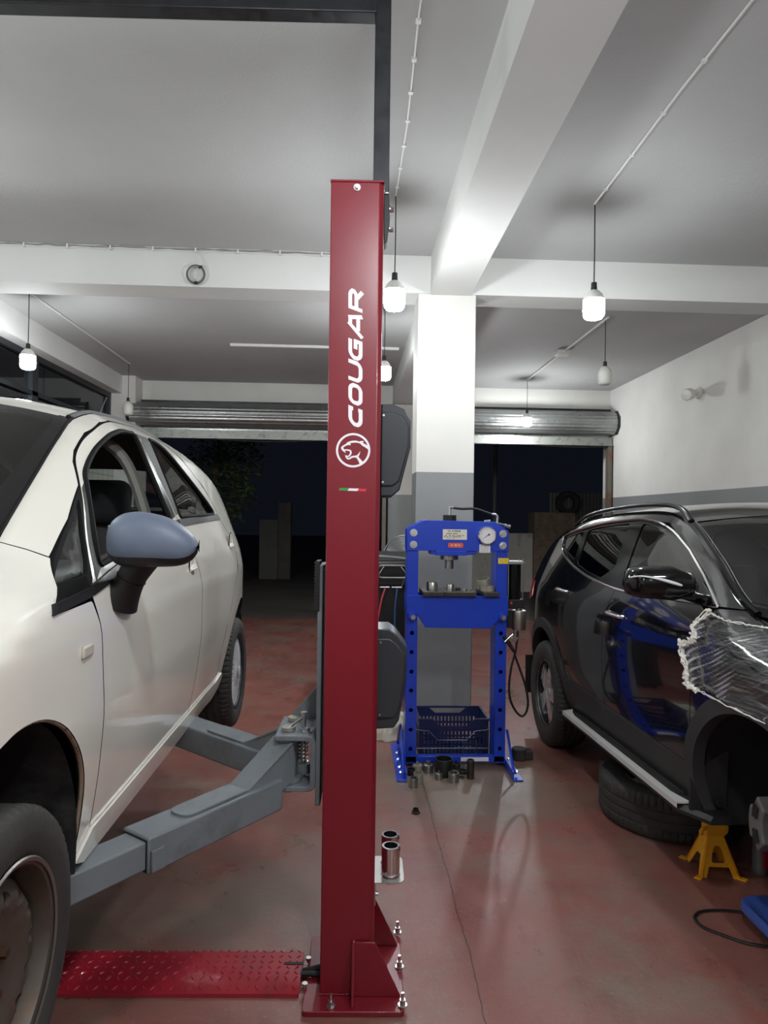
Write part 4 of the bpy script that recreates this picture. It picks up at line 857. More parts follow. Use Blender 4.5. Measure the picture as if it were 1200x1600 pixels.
# ------------------------------------------------------------------ car bodies
def pch(xs, ys):      # smooth monotone interpolation
    xs = np.array(xs, float); ys = np.array(ys, float); h = np.diff(xs); d = np.diff(ys)/h; m = np.zeros(len(xs))
    m[0], m[-1] = d[0], d[-1]
    for i in range(1, len(xs)-1):
        if d[i-1]*d[i] > 0: w1, w2 = 2*h[i]+h[i-1], h[i]+2*h[i-1]; m[i] = (w1+w2)/(w1/d[i-1]+w2/d[i])
    def f(x):
        x = min(max(x, xs[0]), xs[-1]); i = min(max(int(np.searchsorted(xs, x))-1, 0), len(h)-1); t = (x-xs[i])/h[i]
        return float((1+2*t)*(1-t)**2*ys[i]+t*(1-t)**2*h[i]*m[i]+t*t*(3-2*t)*ys[i+1]+t*t*(t-1)*h[i]*m[i+1])
    return f
class Car:
    def __init__(s, root, ztab, etab, taper, narrow, depth=.10):
        s.root = root; s.wb = pch(*zip(*ztab)); E = list(zip(*etab)); s.zE = pch(E[0], E[1]); s.wE = pch(E[0], E[2]); s.tp = pch(*zip(*taper)); s.nr = narrow; s.D = depth
    def W(s, y, z):
        ze, we = s.zE(y), s.wE(y); b = s.wb(z)*s.tp(y)-s.nr(y, z); z0 = ze-s.D
        if z > z0:
            bE = s.wb(ze)*s.tp(y)-s.nr(y, ze); t = min((z-z0)/s.D, 1); b -= (bE-we)*t**2.2
        return b
    def panel(s, name, poly, mats, sides=(1, -1), holes=(), off=0, rim=.014, step=.035, parent=None, sharp=50, gap=None, back=False):
        out = []; mats = [mats]+([gap] if gap else [])
        for sg in sides:
            m = MB()
            fn = lambda a, b: (sg*(s.W(a, b)+off), a, b)
            rf = (lambda a, b: (sg*(s.W(a, b)+off-rim), a, b)) if rim else None
            sheet(m, poly, holes, fn, rf, step, back=back)
            if gap:
                k = next((i for i, f in enumerate(m.f) if len(f) == 4), len(m.f)); m.mi[k:] = [1]*(len(m.f)-k)
            if sg < 0: m.f = [tuple(reversed(f)) for f in m.f]
            o = build(name, m, mats, parent[sg] if isinstance(parent, dict) else (parent or s.root), flip=False, sharp=sharp); me = o.data; ln = []; cache = {}
            for p in me.polygons:
                for vi in p.vertices:
                    if len(p.vertices) != 3: ln.append((0, 0, 0)); continue
                    if vi not in cache:
                        _, a, b = me.vertices[vi].co; e = .004; zl = s.zE(a)-.0006; bb = min(b, zl-e)
                        nv = Vector((1, -(s.W(a+e, bb)-s.W(a-e, bb))/(2*e), -(s.W(a, bb+e)-s.W(a, bb-e))/(2*e))).normalized(); cache[vi] = (sg*nv.x, nv.y, nv.z)
                    ln.append(cache[vi])
            me.normals_split_custom_set(ln); out.append(o)
        return dict(zip(sides, out))
    def line(s, name, pts, r, m, sides=(1, -1), off=0, closed=False, parent=None, n=6, flat=1):
        out = {}
        for sg in sides:
            P = [(sg*(s.W(a, b)+off), a, b) for a, b in pts]
            out[sg] = build(name, MB().tube(P, r, n, closed=closed, flat=flat), m, parent[sg] if isinstance(parent, dict) else (parent or s.root))
        return out
    def edge(s, y0, y1, n=30, d=.0005): return [(y0+(y1-y0)*i/n, s.zE(y0+(y1-y0)*i/n)-d) for i in range(n+1)]
    def top(s, name, y0, y1, crown, ybul, mats, inset=.004, n=40, m=28, off=0, thick=.01):     # surface across the car between its two edges
        mb = MB(); G = []
        for i in range(n+1):
            y = y0+(y1-y0)*i/n; row = []
            for j in range(m+1):
                v = -1+2*j/m; w = s.wE(y)-inset; c = 1-abs(v)**2.2
                row.append((v*w, y+ybul(i/n)*c, s.zE(y)+crown(i/n)*c+off))
            G.append(row)
        mb.grid(G); o = build(name, mb, mats, s.root, sharp=60); return o
def wheel_tyre(R, r, w, name, parent, blocks=72, sipes=True):
    prof = [(r, -w*.42), (r+.012, -w*.47), (r+(R-r)*.45, -w*.515), (R-.030, -w*.49), (R-.012, -w*.45), (R-.002, -w*.38), (R, -w*.30)]
    for c in (-.19, 0, .19): prof += [(R, w*c-.009), (R-.007, w*c-.006), (R-.007, w*c+.006), (R, w*c+.009)]
    prof += [(R, w*.30), (R-.002, w*.38), (R-.012, w*.45), (R-.030, w*.49), (R-.05, w*.512), (r+(R-r)*.45, w*.515), (r+.02, w*.485), (r+.012, w*.47), (r, w*.42)]
    n = blocks*4; vs = []; fs = []
    for k, (rr, h) in enumerate(prof):
        for i in range(n):
            a = 2*math.pi*i/n; q = rr
            if sipes and abs(h) > w*.22 and rr > R-.02 and i % 4 == 0: q -= .006
            vs.append((h, q*math.cos(a), q*math.sin(a)))
    for j in range(len(prof)-1):
        for i in range(n): fs.append((j*n+i, j*n+(i+1) % n, (j+1)*n+(i+1) % n, (j+1)*n+i))
    return build(name, MB().add(vs, fs), RUBBER, parent, sharp=32)
def barrel(R, w, m, parent, name='rim_barrel'):
    return build(name, MB().lathe([(R+.004, w*.46), (R+.006, w*.47), (R-.008, w*.44), (R-.016, w*.30), (R-.020, w*.05), (R-.018, -w*.44), (R+.005, -w*.47)], (0, 0, 0), (1, 0, 0), n=64), m, parent)
def disc_plate(name, R, holes, hfun, m, parent, th=.012, step=.014, r0=0.0):
    mb = MB(); hs = list(holes)
    if r0: hs.append(arc(0, 0, r0, 0, 345, 23))
    sheet(mb, arc(0, 0, R, 0, 356, 89), hs, lambda a, b: (hfun(math.hypot(a, b)), a, b), lambda a, b: (hfun(math.hypot(a, b))-th, a, b), step, back=True)
    return build(name, mb, m, parent, flip=False, sharp=45)
def seat(parent, x, y, z, m, w=.5, name='front_seat', head=True, hm=None):
    b = MB().box((x, y, z+.10), (w, .52, .18)); o = build(name, b, m, parent, bev=.07, seg=4)
    b = MB().box((x, y+.33, z+.45), (w*.94, .15, .62), Matrix.Rotation(R_(-16), 3, 'X')); build('seat_back', b, m, o, bev=.065, seg=4)
    if head:
        b = MB().box((x, y+.43, z+.86), (.27, .11, .2), Matrix.Rotation(R_(-10), 3, 'X')); build('headrest', b, hm or m, o, bev=.05, seg=4)
        build('headrest_post', MB().cyl((x-.05, y+.4, z+.7), (x-.05, y+.42, z+.8), .006).cyl((x+.05, y+.4, z+.7), (x+.05, y+.42, z+.8), .006), STEEL, o)
    return o
def liner(s, name, cy, cz, r, m, x_out, x_in, a0=-12, a1=192):
    out = []
    for sg in (1, -1):
        A = arc(cy, cz, r, a0, a1, 36); mb = MB().grid([[(sg*x, a, b) for a, b in A] for x in (x_out, (x_out+x_in)/2, x_in)])
        mb.add([(sg*x_in, cy, cz)]+[(sg*x_in, a, b) for a, b in A], [(0, i+1, i+2) for i in range(36)])
        out.append(build(name, mb, m, s.root, sharp=60))
    return out
# ------------------------------------------------------------------ white hatchback on the lift
def car_white():
    root = thing('white_hatchback', 'white five-door hatchback raised on the arms of the red lift', 'car', (-1.465, 1.32, .56))
    PW = mat('white_car_paint', (236, 233, 222), .22, coat=.9, var=.02, vs=1.5)
    TRIM = mat('satin_black_trim', (30, 30, 31), .42); SEAL = mat('rubber_seal', (12, 12, 13), .8, spec=.25); DARK = mat('dark_underbody', (18, 18, 20), .8, bump=.2, bs=40)
    LIN = mat('dusty_liner', (30, 30, 32), .8, dirt=(74, 72, 70), ds=7, dlo=.52, dhi=.8)
    CG = glass('car_side_glass', (.62, .66, .64)); WS = glass('windscreen_glass', (.34, .37, .36), 1.6)
    def nar(y, z): return .050*((1.2-y)/.55)**1.3*max(0, z-.9)/.22*(1 if z < 1.12 else 1.0) if y < 1.2 and y > .15 and z > .9 else (.050*1.91**1.3*max(0, z-.9)/.22 if y <= .15 and z > .9 else 0)
    c = Car(root, [(.15, .765), (.22, .785), (.30, .803), (.45, .828), (.60, .842), (.75, .842), (.86, .826), (.93, .803), (1.0, .775), (1.12, .728), (1.25, .668), (1.38, .606), (1.47, .555)],
            [(-.88, .50, .42), (-.80, .62, .52), (-.6, .72, .62), (-.4, .80, .66), (0, .905, .665), (.30, .985, .632), (.40, 1.036, .612), (.70, 1.19, .553), (.95, 1.325, .510), (1.10, 1.40, .490), (1.3, 1.447, .492), (1.7, 1.462, .50), (2.1, 1.442, .50), (2.5, 1.385, .50), (2.75, 1.31, .50), (2.92, 1.18, .53), (3.04, .98, .58), (3.11, .75, .61), (3.15, .5, .62)],
            [(-.88, .60), (-.7, .78), (-.5, .90), (-.2, .975), (.1, .995), (.5, 1.0), (1.9, 1.0), (2.3, 1.012), (2.6, 1.0), (2.85, .955), (3.0, .90), (3.15, .80)], nar)
    FA = (0, .255, .38); RA = (2.585, .24, .365)
    # outer panels
    ARCH = [q for q in smooth([(-.39, .34), (-.34, .48), (-.20, .60), (-.05, .640), (.027, .655), (.117, .645), (.209, .606), (.286, .545), (.345, .477), (.381, .401), (.404, .297), (.415, .200)], 4)]
    P = [(.417, .200), (.487, .255), (.462, .45), (.431, .69), (.419, .795), (.394, .855, .01), (.165, .848, .02), (.353, .962)]+c.edge(.335, -.60)+[(-.54, .60), (-.46, .45)]+ARCH[:-1]
    c.panel('front_fender', rp(P), PW, gap=SEAL, step=.03)
    DF = [(.492, .255), (.467, .45), (.436, .69), (.424, .795), (.402, .872), (.742, 1.152, .01), (.837, 1.228, .05), (.899, 1.268, .05), (1.036, 1.342, .08), (1.186, 1.398, .08), (1.30, 1.420, .05), (1.452, 1.430, .01), (1.478, 1.06), (1.545, .92), (1.572, .78), (1.568, .5), (1.565, .25)]
    WF = rp([(.532, .930, .02), (.806, 1.187, .04), (.897, 1.240, .04), (1.029, 1.309, .08), (1.15, 1.356, .08), (1.28, 1.384, .05), (1.415, 1.390, .02), (1.385, 1.045, .02)])
    fd = c.panel('front_door', rp(DF), PW, holes=[WF], gap=SEAL, step=.03)
    DR = [(1.570, .25), (1.573, .5), (1.577, .78), (1.550, .922), (1.483, 1.062), (1.457, 1.431), (1.60, 1.436), (1.85, 1.412, .1), (2.06, 1.338, .1), (2.25, 1.215, .08), (2.33, 1.06, .05), (2.455, .93, .05), (2.44, .80, .08), (2.30, .68, .1), (2.17, .55, .1), (2.105, .40, .1), (2.09, .25)]
    WR_ = rp([(1.538, 1.062, .02), (1.605, 1.388, .02), (1.70, 1.386, .05), (1.83, 1.352, .08), (2.0, 1.258, .1), (2.15, 1.150, .08), (2.218, 1.092, .02), (2.205, 1.074, .01)])
    rd = c.panel('rear_door', rp(DR), PW, holes=[WR_], gap=SEAL, step=.03)
    QG = rp([(.262, .908, .02), (.40, .972), (.55, 1.042), (.685, 1.116, .02), (.508, .962, .03), (.43, .915, .02)])
    # body side: A pillar, cant rail, rear quarter
    up = [(.357, .966), (.556, 1.056), (.738, 1.155), (.834, 1.231), (.897, 1.272), (1.034, 1.346), (1.185, 1.402), (1.30, 1.424), (1.45, 1.4335), (1.60, 1.439), (1.853, 1.416), (2.065, 1.342), (2.256, 1.218), (2.336, 1.062), (2.462, .93), (2.446, .797), (2.304, .677), (2.175, .547)]
    P = up+[(2.111, .40), (2.097, .252), (2.222, .252)]+arc(*RA, 176, -4, 30)+[(2.95, .20), (3.10, .26, .05)]+c.edge(3.149, .338, 60)
    c.panel('body_side', P, PW, gap=SEAL, step=.03)
    c.panel('sill', rp([(.42, .195), (.495, .251), (1.57, .246), (2.09, .246), (2.20, .272, .02), (2.228, .24, .02), (2.20, .19, .03), (2.10, .155, .03), (.50, .16)]), PW, off=.009, step=.04)
    # dark body shell behind the panel gaps (with the window and arch openings)
    sh = [(.41, .2), (2.2, .2)]+arc(*RA, 172, 0, 16)+[(3.0, .25)]+[(y, z-.012) for y, z in c.edge(3.1, -.62, 60)]+[(-.5, .45)]+ARCH[:-3]
    c.panel('body_shell', sh, DARK, holes=[WF, WR_, QG], off=-.020, rim=0, step=.05)
    # windows and seals
    c.panel('quarter_glass', QG, CG, off=-.010, rim=0, step=.04)
    c.panel('quarter_frame', rp([(.170, .856, .006), (.356, .958), (.556, 1.052), (.736, 1.150, .005), (.465, .912), (.40, .868, .01)]), SEAL, holes=[QG], off=-.001, rim=.014, step=.025)
    c.panel('window_post', rp([(.455, .900), (.738, 1.146), (.806, 1.183), (.540, .930)]), mat('satin_grey_trim', (62, 63, 63), .6, spec=.25), off=.0015, rim=.006, step=.03)
    c.panel('window_glass', WR_, CG, off=-.012, rim=0, step=.05, parent=rd)
    c.panel('window_glass', [(.52, .905), (1.388, 1.02), (1.39, 1.05), (.55, .945)], CG, off=-.014, rim=0, step=.05, parent=fd)
    c.line('window_seal', WF, .010, SEAL, closed=True, off=-.003, parent=fd); c.line('window_seal', WR_, .010, SEAL, closed=True, off=-.002, parent=rd)
    c.panel('pillar_applique', rp([(1.39, 1.05), (1.422, 1.395, .01), (1.446, 1.395), (1.466, 1.065)]), mat('gloss_black_applique', (20, 21, 22), .2), off=.0015, rim=.004, step=.04, parent=fd)
    c.panel('pillar_applique', rp([(1.49, 1.07), (1.465, 1.395), (1.592, 1.395), (1.528, 1.075)]), MATS['satin_grey_trim'], off=.0015, rim=.004, step=.04, parent=rd)
    c.panel('belt_strip', [(.172, .850), (.393, .866), (.398, .888), (.190, .872)], TRIM, off=.006, rim=.01, step=.05)
    c.panel('belt_strip', [(.405, .868), (1.47, 1.022), (1.47, 1.050), (.412, .893)], TRIM, off=.006, rim=.01, step=.05, parent=fd)
    c.panel('belt_strip', [(1.488, 1.024), (2.315, 1.050), (2.28, 1.078), (1.488, 1.052)], TRIM, off=.006, rim=.01, step=.05, parent=rd)
    # handles: round pods with a lift bar
    for pr_, yy, zz in ((fd, 1.445, .862), (rd, 2.345, .915)):
        for sg in (1, -1):
            w = c.W(yy, zz); m = MB().lathe([(.0, .003), (.046, .002), (.054, .006), (.058, -.004)], (sg*w, yy, zz), (sg, 0, 0), n=28)
            m.v = [(a, yy+(b-yy)*.84, zz+(d-zz)*1.12) for a, b, d in m.v]
            h = build('door_handle', m, PW, pr_[sg])
            m = MB().tube([(sg*(w+dx), yy+dy, zz-.004+dy*.12) for dy, dx in ((-.046, .002), (-.03, .007), (0, .010), (.03, .007), (.046, .002))], .012, 8, flat=.6)
            build('handle_gap', MB().tube([(sg*(w+.0015), yy+.0475*math.cos(u), zz+.064*math.sin(u)) for u in [2*math.pi*k/32 for k in range(32)]], .003, 5, closed=True), SEAL, h); build('handle_bar', m, PW, h); build('handle_recess', MB().ball((sg*(w+.001), yy, zz-.026), (.006, .03, .02)), mat('shadow_grey', (120, 118, 112), .5), h)
    # top surfaces
    c.top('roof', 1.11, 2.74, lambda t: .05+.01*math.sin(t*3.14), lambda t: -.10*(1-t)**2, PW, inset=.024)
    c.line('roof_ditch', c.edge(1.1, 2.72, 30, -.002), .013, TRIM, off=-.016)
    c.top('hood', -.80, .285, lambda t: .05, lambda t: -.16+.0*t, PW)
    ws = c.top('windscreen', .33, 1.10, lambda t: .02+.03*t, lambda t: -.30*(1-t)-.10*t, WS, inset=.012)
    fr = MB(); n = 30
    for sg in (1, -1):
        G = []
        for i in range(n+1):
            t = i/n; y = .325+(1.105-.325)*t; row = []
            for v in (1.0, .965, .92): w = c.wE(y)-.006; q = 1-v**2.2; row.append((sg*v*w, y-(.30*(1-t)+.10*t)*q, c.zE(y)+(.02+.03*t)*q+.0015))
            G.append(row)
        fr.grid(G)
    G = [[(v*(c.wE(1.10)-.012), 1.10-.02*k-.10*(1-abs(v)**2.2), c.zE(1.10-.02*k)+.05*(1-abs(v)**2.2)+.0015) for v in [-1+2*j/28 for j in range(29)]] for k in range(4)]
    fr.grid(G); build('frit_band', fr, mat('black_frit', (16, 17, 17), .15), ws)
    build('screen_seal', MB().tube([(-(c.wE(y)-.004), y, c.zE(y)+.003) for y in [.32+.78*i/20 for i in range(21)]], .006, 6), SEAL, ws); build('screen_seal', MB().tube([((c.wE(y)-.004), y, c.zE(y)+.003) for y in [.32+.78*i/20 for i in range(21)]], .006, 6), SEAL, ws)
    G = [[(v*.62, .30-.30*(1-abs(v)**2.2)+k*.045, .955+.02*(1-abs(v)**2.2)+.02*k) for v in [-1+j/12 for j in range(25)]] for k in (-1.2, 0, 1)]
    build('cowl', MB().grid(G), TRIM, root)
    tg = c.top('tailgate', 2.98, 3.12, lambda t: .02*(1-t), lambda t: .10+.03*t, PW)
    c.top('rear_window', 2.76, 2.975, lambda t: .05-.03*t, lambda t: .07+.03*t, CG, inset=.05)
    c.top('tailgate_lining', 2.97, 3.10, lambda t: 0, lambda t: .05, mat('grey_headliner', (70, 70, 70), .9), inset=.03, off=-.02)
    c.top('roof_end', 2.725, 2.77, lambda t: .05, lambda t: .06, PW)
    for sg in (1, -1): build('window_pillar', MB().grid([[(sg*(c.wE(y)-d), y+.08*(1-(1-d*2)**2.2), c.zE(y)+.05*(1-(1-d*2)**2.2)+.001) for d in (0, .04, .08)] for y in [2.76+.22*i/8 for i in range(9)]]), PW, root)
    for nm, z0, z1, y0, sgn, ww in (('front_bumper', .14, .66, -.47, -1, .72), ('rear_bumper', .18, .58, 3.02, 1, .70)):
        G = [[(v*ww*(1+.04*math.sin(math.pi*k/6)), y0+sgn*((.36 if sgn < 0 else .14)*(1-abs(v)**3.2)+.03*math.sin(math.pi*k/6)), z0+(z1-z0)*k/6) for v in [-1+j/16 for j in range(33)]] for k in range(7)]
        build(nm, MB().grid(G), PW, root, sharp=60)
    c.panel('headlamp', c.edge(-.607, -.84, 10)+[(-.80, .57), (-.548, .605)], mat('lamp_lens', (120, 124, 126), .08, .5), off=.001, step=.04)
    # antenna, indicator, mirror, arch lip
    build('antenna', MB().tube([(.12, 2.22, 1.47), (.13, 2.42, 1.70)], [.005, .003], 6), TRIM, root)
    for sg in (1, -1):
        w = c.W(.325, .745); m = MB().box((sg*(w+.002), .325, .745), (.012, .062, .030)); o = build('side_indicator', m, mat('clear_indicator', (196, 188, 176), .15), root, bev=.006, seg=3)
    c.line('arch_lip', ARCH, .006, mat('rusty_lip', (150, 130, 110), .7, dirt=(96, 52, 36), ds=18, dlo=.5, dhi=.6), off=-.008)
    for sg in (1, -1):
        A0, A1 = Vector((sg*(c.W(.60, .82)-.012), .60, .822)), Vector((sg*.902, .545, .957)); dr = (A1-A0).normalized(); nn = Vector((dr.z, 0, -dr.x)).normalized(); G = []
        for i in range(13):
            t = i/12; q = A0.lerp(A1, t); ay_, an = .066-.012*t+.018*(1-t)**3, .040-.004*math.sin(3.14*t)+.022*max(0, t-.6)+.012*(1-t)**3
            G.append([q+Vector((0, ay_*math.sin(u), 0))+nn*(an*math.cos(u)) for u in [2*math.pi*k/24 for k in range(24)]])
        m = MB().grid(G, 0, True); mr = build('door_mirror', m, BLKPL, root)
        build('arm_seam', MB().tube([q+(q-A0.lerp(A1, .55))*.01 for q in [A0.lerp(A1, .55)+Vector((0, (.0605)*math.sin(u), 0))+nn*(.0375*math.cos(u)) for u in [2*math.pi*k/24 for k in range(24)]]], .0015, 5, closed=True), SEAL, mr)
        def shell(lo, hi, m_, nm, k=1.0):
            G = []; n = 26
            for i in range(n+1):
                t = i/n; x = .816+.243*t; e = (max(0, 1-abs(2*t-1)**(2.6 if t < .5 else 2.0)))**.5; e2 = (max(0, 1-abs(2*t-1)**5))**.5
                zt = 1.0+.088*e*(1.08-.16*t)-.03*t; zb = 1.0-.072*e2-.03*t+.036*t; yd = .075*e; zc = (zt+zb)/2; hz = (zt-zb)/2
                row = []
                for j in range(25):
                    u = lo+(hi-lo)*j/24; cu, su = math.cos(u), math.sin(u)
                    row.append((sg*x, .52+yd*k*math.copysign(abs(cu)**.8, cu), zc+hz*k*math.copysign(abs(su)**.9, su)))
                G.append(row)
            mb = MB().grid(G); return build(nm, mb, m_, mr, sharp=70)
        shell(R_(-40), R_(220), mat('blue_grey_primer', (98, 108, 126), .5, var=.08, vs=8, dirt=(66, 72, 84), ds=22, dlo=.62, dhi=.75), 'mirror_cover')
        shell(R_(215), R_(325), BLKPL, 'mirror_underside', 1.0)
        m = MB().lathe([(0, 0), (1, 0)], n=28); m.v = [(sg*(.92+.10*a), .575, .985+.05*b) for a, b, _ in m.v]; build('mirror_glass', m, CHROME, mr)
    # underside, wheelhouses, cabin
    build('floor_pan', MB().bb(-.74, .74, .40, 2.10, .17, .22).bb(-.5, .5, -.5, .4, .2, .26).bb(-.5, .5, 2.1, 3.0, .22, .28), DARK, root)
    liner(c, 'wheel_liner', 0, .27, .392, LIN, .80, .52); liner(c, 'wheel_liner', RA[0], RA[1], RA[2]-.008, LIN, .80, .50)
    SEATM = mat('dark_seat_cloth', (52, 50, 50), .9, bump=.2, bs=200); HEADM = mat('black_headrest', (26, 27, 30), .85)
    seat(root, .36, 1.28, .26, SEATM, hm=HEADM); seat(root, -.36, 1.28, .26, SEATM, hm=HEADM)
    rb = seat(root, 0, 2.0, .30, SEATM, 1.2, 'rear_bench', False)
    for x in (-.4, 0, .4): build('headrest', MB().box((x, 2.46, 1.0), (.24, .09, .13)), HEADM, rb, bev=.04, seg=3)
    build('dashboard', MB().box((0, .62, .80), (1.36, .46, .26)), BLKPL, root, bev=.06, seg=4)
    sw = build('steering_wheel', MB().tube([(.36+.18*math.cos(a), .98-.06*math.sin(a), .86+.17*math.sin(a)) for a in [2*math.pi*i/32 for i in range(32)]], .015, 8, closed=True), BLKPL, root)
    build('wheel_hub', MB().cyl((.36, .80, .82), (.36, .985, .86), .06).box((.36, .98, .86), (.32, .02, .04)), BLKPL, sw)
    c.top('headliner', 1.15, 2.7, lambda t: .03, lambda t: -.05*(1-t)**2, mat('grey_headliner', (70, 70, 70), .9), inset=.05, off=-.03)
    for sg in (1, -1): build('pillar_trim', MB().tube(smooth([(sg*.685, 1.47, .85), (sg*.62, 1.48, 1.1), (sg*.54, 1.46, 1.30), (sg*.42, 1.38, 1.40)], 5), .038, 8, flat=.6), mat('grey_pillar_trim', (128, 126, 118), .7), root)
    for sg in (1, -1): c.panel('door_card', rp([(.5, .32), (.5, .85), (1.33, .99), (1.5, .8), (1.5, .3)]), SEATM, sides=(sg,), off=-.07, rim=0, step=.08, parent=fd)
    # wheels
    STL = mat('rusty_steel_rim', (92, 84, 77), .5, .5, var=.15, vs=14, dirt=(96, 70, 54), ds=11, dlo=.5, dhi=.7)
    for sg in (1, -1):
        for yy, zz, front in ((0, .195, True), (2.575, .19, False)):
            wm = 'front_wheel' if front else 'rear_wheel'
            xo = .745
            ty = wheel_tyre(.302, .198, .185, wm, root, 64); ty.location = (sg*xo, yy, zz); ty.rotation_euler = (0, 0, 0 if sg > 0 else math.pi); WM[ty] = Matrix.Identity(4)
            SILV = mat('silver_hubcap', (206, 208, 210), .32, .25, coat=.3)
            barrel(.198, .185, STL if front else mat('dark_rim', (40, 41, 43), .5, .4), ty)
            if front:
                hs = [arc(.132*math.cos(2*math.pi*k/14), .132*math.sin(2*math.pi*k/14), .0145, 0, 340, 17) for k in range(14)]
                o = disc_plate('rim_disc', .172, hs, lambda r: .050+.018*math.exp(-((r-.128)/.03)**2)-.02*max(0, (r-.14)/.032)-.014*max(0, 1-r/.07), STL, ty)
                for k in range(4):
                    a = 2*math.pi*k/4+.35; build('wheel_bolt', MB().cyl((.03, .049*math.cos(a), .049*math.sin(a)), (.062, .049*math.cos(a), .049*math.sin(a)), .0105, n=6), mat('rusty_bolt', (84, 62, 48), .6, .6), o)
                build('hub_cap', MB().cyl((.02, 0, 0), (.05, 0, 0), .028, .024), STL, o)
                build('rim_edge', MB().lathe([(.196, .088), (.203, .091), (.206, .087)], (0, 0, 0), (1, 0, 0), n=64), mat('worn_rim_edge', (130, 126, 120), .4, .7), ty)
            else:
                hs = []
                for k in range(14):
                    a = 2*math.pi*k/14
                    for da in (-.075, .105): hs.append([((r)*math.cos(a+da+w_), r*math.sin(a+da+w_)) for r, w_ in ((.085, -.055), (.172, -.045), (.172, .045), (.085, .055))])
                o = disc_plate('hubcap', .199, hs, lambda r: .080-.010*(r/.2)**2+.012*max(0, 1-r/.08), SILV, ty, th=.008)
                build('cap_centre', MB().lathe([(.03, .094), (.026, .098), (0, .099)], (0, 0, 0), (1, 0, 0)), SILV, o)
    return c
CW = car_white()
